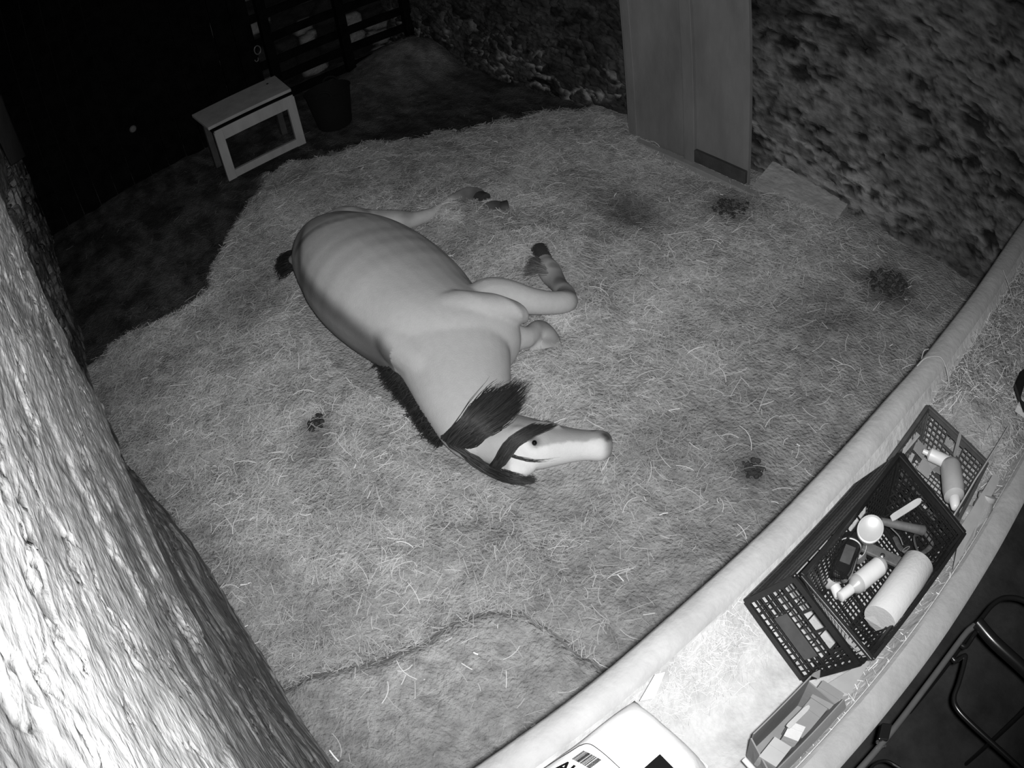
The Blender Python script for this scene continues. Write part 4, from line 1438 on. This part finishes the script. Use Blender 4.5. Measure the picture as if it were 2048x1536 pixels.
# ------------------------------------------------------------------ white feed sack
def sack():
    y0, y1 = .22, -.47
    nx_, ny_ = 40, 60
    o = None
    V, F, top = [], [], {}
    for s_ in (1, -1):
        for i in range(nx_ + 1):
            u = i / nx_
            for j in range(ny_ + 1):
                v = j / ny_
                y = y0 + (y1 - y0) * v
                xl = .462 - .012 * v
                xr = .10 + .10 * max(0, (v - .75) / .25) ** 1.2
                x = xl + (xr - xl) * u
                e = min(u, 1 - u, .5) * 2
                f = min(v, 1 - v, .5) * 2
                pz = (1 - (1 - min(1, e * 1.6)) ** 2.2) ** .6 * (1 - (1 - min(1, f * 3.2)) ** 2.2) ** .6
                wr = mn.noise(Vector((x * 9, y * 9, 1))) * .008 + mn.noise(Vector((x * 30, y * 12, 4))) * .006 * (1 - pz)
                z = 1.03 + (.135 if s_ > 0 else -.10) * pz + wr * (s_ > 0)
                V.append((x, y, z))
    W = (nx_ + 1) * (ny_ + 1)
    for i in range(nx_):
        for j in range(ny_):
            a = i * (ny_ + 1) + j
            F.append([a, a + ny_ + 1, a + ny_ + 2, a + 1])
            F.append([W + a, W + a + 1, W + a + ny_ + 2, W + a + ny_ + 1])
    for j in range(ny_):
        for i0 in (0, nx_):
            a = i0 * (ny_ + 1) + j
            F.append([a, a + 1, W + a + 1, W + a])
    for i in range(nx_):
        for j0 in (0, ny_):
            a = i * (ny_ + 1) + j0
            F.append([a, a + ny_ + 1, W + a + ny_ + 1, W + a])
    me = bpy.data.meshes.new('feed_sack')
    me.from_pydata(V, [], F)
    bm = bmesh.new()
    bm.from_mesh(me)
    bmesh.ops.remove_doubles(bm, verts=bm.verts, dist=.0004)
    bmesh.ops.recalc_face_normals(bm, faces=bm.faces)
    bm.to_mesh(me)
    bm.free()
    o = link('feed_sack', me, 'bag', None, True)
    meta(o, 'white plastic feed sack with barcode label lying in the trough', 'sack')
    # the folded corner tab
    q = [at(1280, 1402, 1.09), at(1310, 1350, 1.11), at(1330, 1345, 1.10), at(1309, 1397, 1.07)]
    MB().hexa(q, [p + Vector((0, 0, .003)) for p in q]).build('corner_tab', 'bag', o)
    # printed label: a rounded outline, a barcode and lettering laid on the sack
    zt = 1.172
    Rz = Matrix.Rotation
    c0, cx_, cy_ = at(1170, 1467, zt), at(1250, 1545, zt), at(1085, 1515, zt)
    ex, ey = (cx_ - c0).normalized(), (cy_ - c0).normalized()

    def lp(s_, t_, h=0):
        p = c0 + ex * s_ + ey * t_
        p.z = zt + h
        return p
    sbv = BVHTree.FromPolygons([tuple(v.co) for v in me.vertices], [tuple(p.vertices) for p in me.polygons])

    def lay_on(p, h):
        r_ = sbv.ray_cast(Vector((p.x, p.y, 2)), Vector((0, 0, -1)))
        return Vector((p.x, p.y, (r_[0].z if r_[0] else 1.04) + h))
    pts = [lp(.18, 0), lp(.05, 0), lp(.014, .002), lp(.002, .014), lp(0, .04), lp(0, .25)]
    MB().tube([lay_on(p, .0012) for p in curve_pts(pts, 8)], .001, 5).build('label_outline', 'ink', o, True)
    mb = MB()
    ra = random.Random(12)
    bc, be = at(1142, 1510, zt), at(1166, 1492, zt)
    bd = at(1204, 1518, zt)
    u_ = (bd - be)
    v_ = (bc - be)
    t_ = 0
    while t_ < .97:
        wd = ra.choice((.012, .02, .03))
        a = be + u_ * t_
        b2 = be + u_ * min(t_ + wd, 1)
        for i in range(5):
            g_ = (a + v_ * i / 5, b2 + v_ * i / 5, b2 + v_ * (i + 1) / 5, a + v_ * (i + 1) / 5)
            mb.hexa([lay_on(p, .0006) for p in g_], [lay_on(p, .0022) for p in g_])
        t_ += wd + ra.choice((.012, .02))
    mb.build('barcode', 'ink', o)
    # lettering
    cu = bpy.data.curves.new('t', 'FONT')
    cu.body = 'AUR'
    cu.size = .042
    cu.offset = .0012
    cu.extrude = .0006
    to = bpy.data.objects.new('t', cu)
    COL.objects.link(to)
    dg = bpy.context.evaluated_depsgraph_get()
    me = bpy.data.meshes.new_from_object(to.evaluated_get(dg))
    bpy.data.objects.remove(to)
    e1 = u_.normalized()
    e2 = Vector((0, 0, 1)).cross(e1)
    org = at(1106, 1529, zt)
    for v in me.vertices:
        v.co = lay_on(org + e1 * v.co.x + e2 * v.co.y, .0016 + v.co.z * .3)
    me.materials.clear()
    link('lettering', me, 'ink', o)
    q = [at(1320, 1508, 1.165), at(1356, 1545, 1.165), at(1320, 1580, 1.165), at(1278, 1545, 1.165)]
    mb = MB()
    for i in range(6):
        for j in range(6):
            g_ = [lay_on(bil(q, (i + a_) / 6, (j + b_) / 6), .0004) for a_, b_ in ((0, 0), (1, 0), (1, 1), (0, 1))]
            mb.hexa(g_, [p + Vector((0, 0, .001)) for p in g_])
    mb.build('black_print', 'ink', o)


sack()


# ------------------------------------------------------------------ folding frame in the passage
def cart():
    z = .72
    o = empty('tubular_frame', (-.3, -1.3, 0), 'black tubular metal folding frame standing in the passage', 'frame')
    g = lambda px, py, zz=z: at(px, py, zz)
    MB().tube(curve_pts([g(1690, 1570), g(1760, 1492), g(1850, 1376), g(1925, 1275), g(1948, 1252)], 4), .0125, 12).build('grey_tube', 'tubegrey', o, True)
    MB().tube(curve_pts([g(1940, 1258), g(1960, 1240), g(1985, 1210), g(2010, 1196), g(2045, 1200), g(2080, 1222)], 5), .010, 12).build('upper_loop', 'tube', o, True)
    MB().tube(curve_pts([g(1955, 1245, z + .03), g(1990, 1285, z + .03), g(2048, 1338, z + .02), g(2100, 1390, z)], 4), .022, 14).build('cross_tube', 'tube', o, True)
    MB().tube(curve_pts([g(1958, 1255), g(1945, 1275), g(1932, 1293), g(1922, 1290)], 5), .009, 10).build('hook', 'tube', o, True)
    MB().tube(curve_pts([g(1905, 1316, z - .04), g(1912, 1322, z - .04), g(1928, 1312, z - .04), g(1930, 1320, z - .04), g(1918, 1365, z - .05), g(1908, 1395, z - .06), g(1915, 1418, z - .06), g(1945, 1450, z - .06), g(2000, 1500, z - .06), g(2060, 1555, z - .06)], 4), .0095, 10).build('lower_loop', 'tube', o, True)
    c = g(1768, 1466, z + .01)
    MB().box(c, (.035, .055, .03), Matrix.Rotation(.5, 3, 'Z')).build('clamp', 'tube', o, bevel=.004)
    for px, py in ((1754, 1484), (1769, 1493)):
        MB().lathe([(0, .006), (.005, .005)], g(px, py, z + .02), (0, 0, 1), 10).build('bolt', 'steel', o, True)
    MB().tube(curve_pts([g(1735, 1545, z - .1), g(1750, 1528, z - .1), g(1772, 1522, z - .1), g(1800, 1536, z - .1)], 5), .006, 8).build('cable', 'tube', o, True)
    for px, py in ((1700, 1560), (1952, 1250), (2090, 1380)):
        p = g(px, py)
        MB().tube([p, Vector((p.x - .03, p.y, 0))], .011, 10).build('leg', 'tube', o, True)


cart()
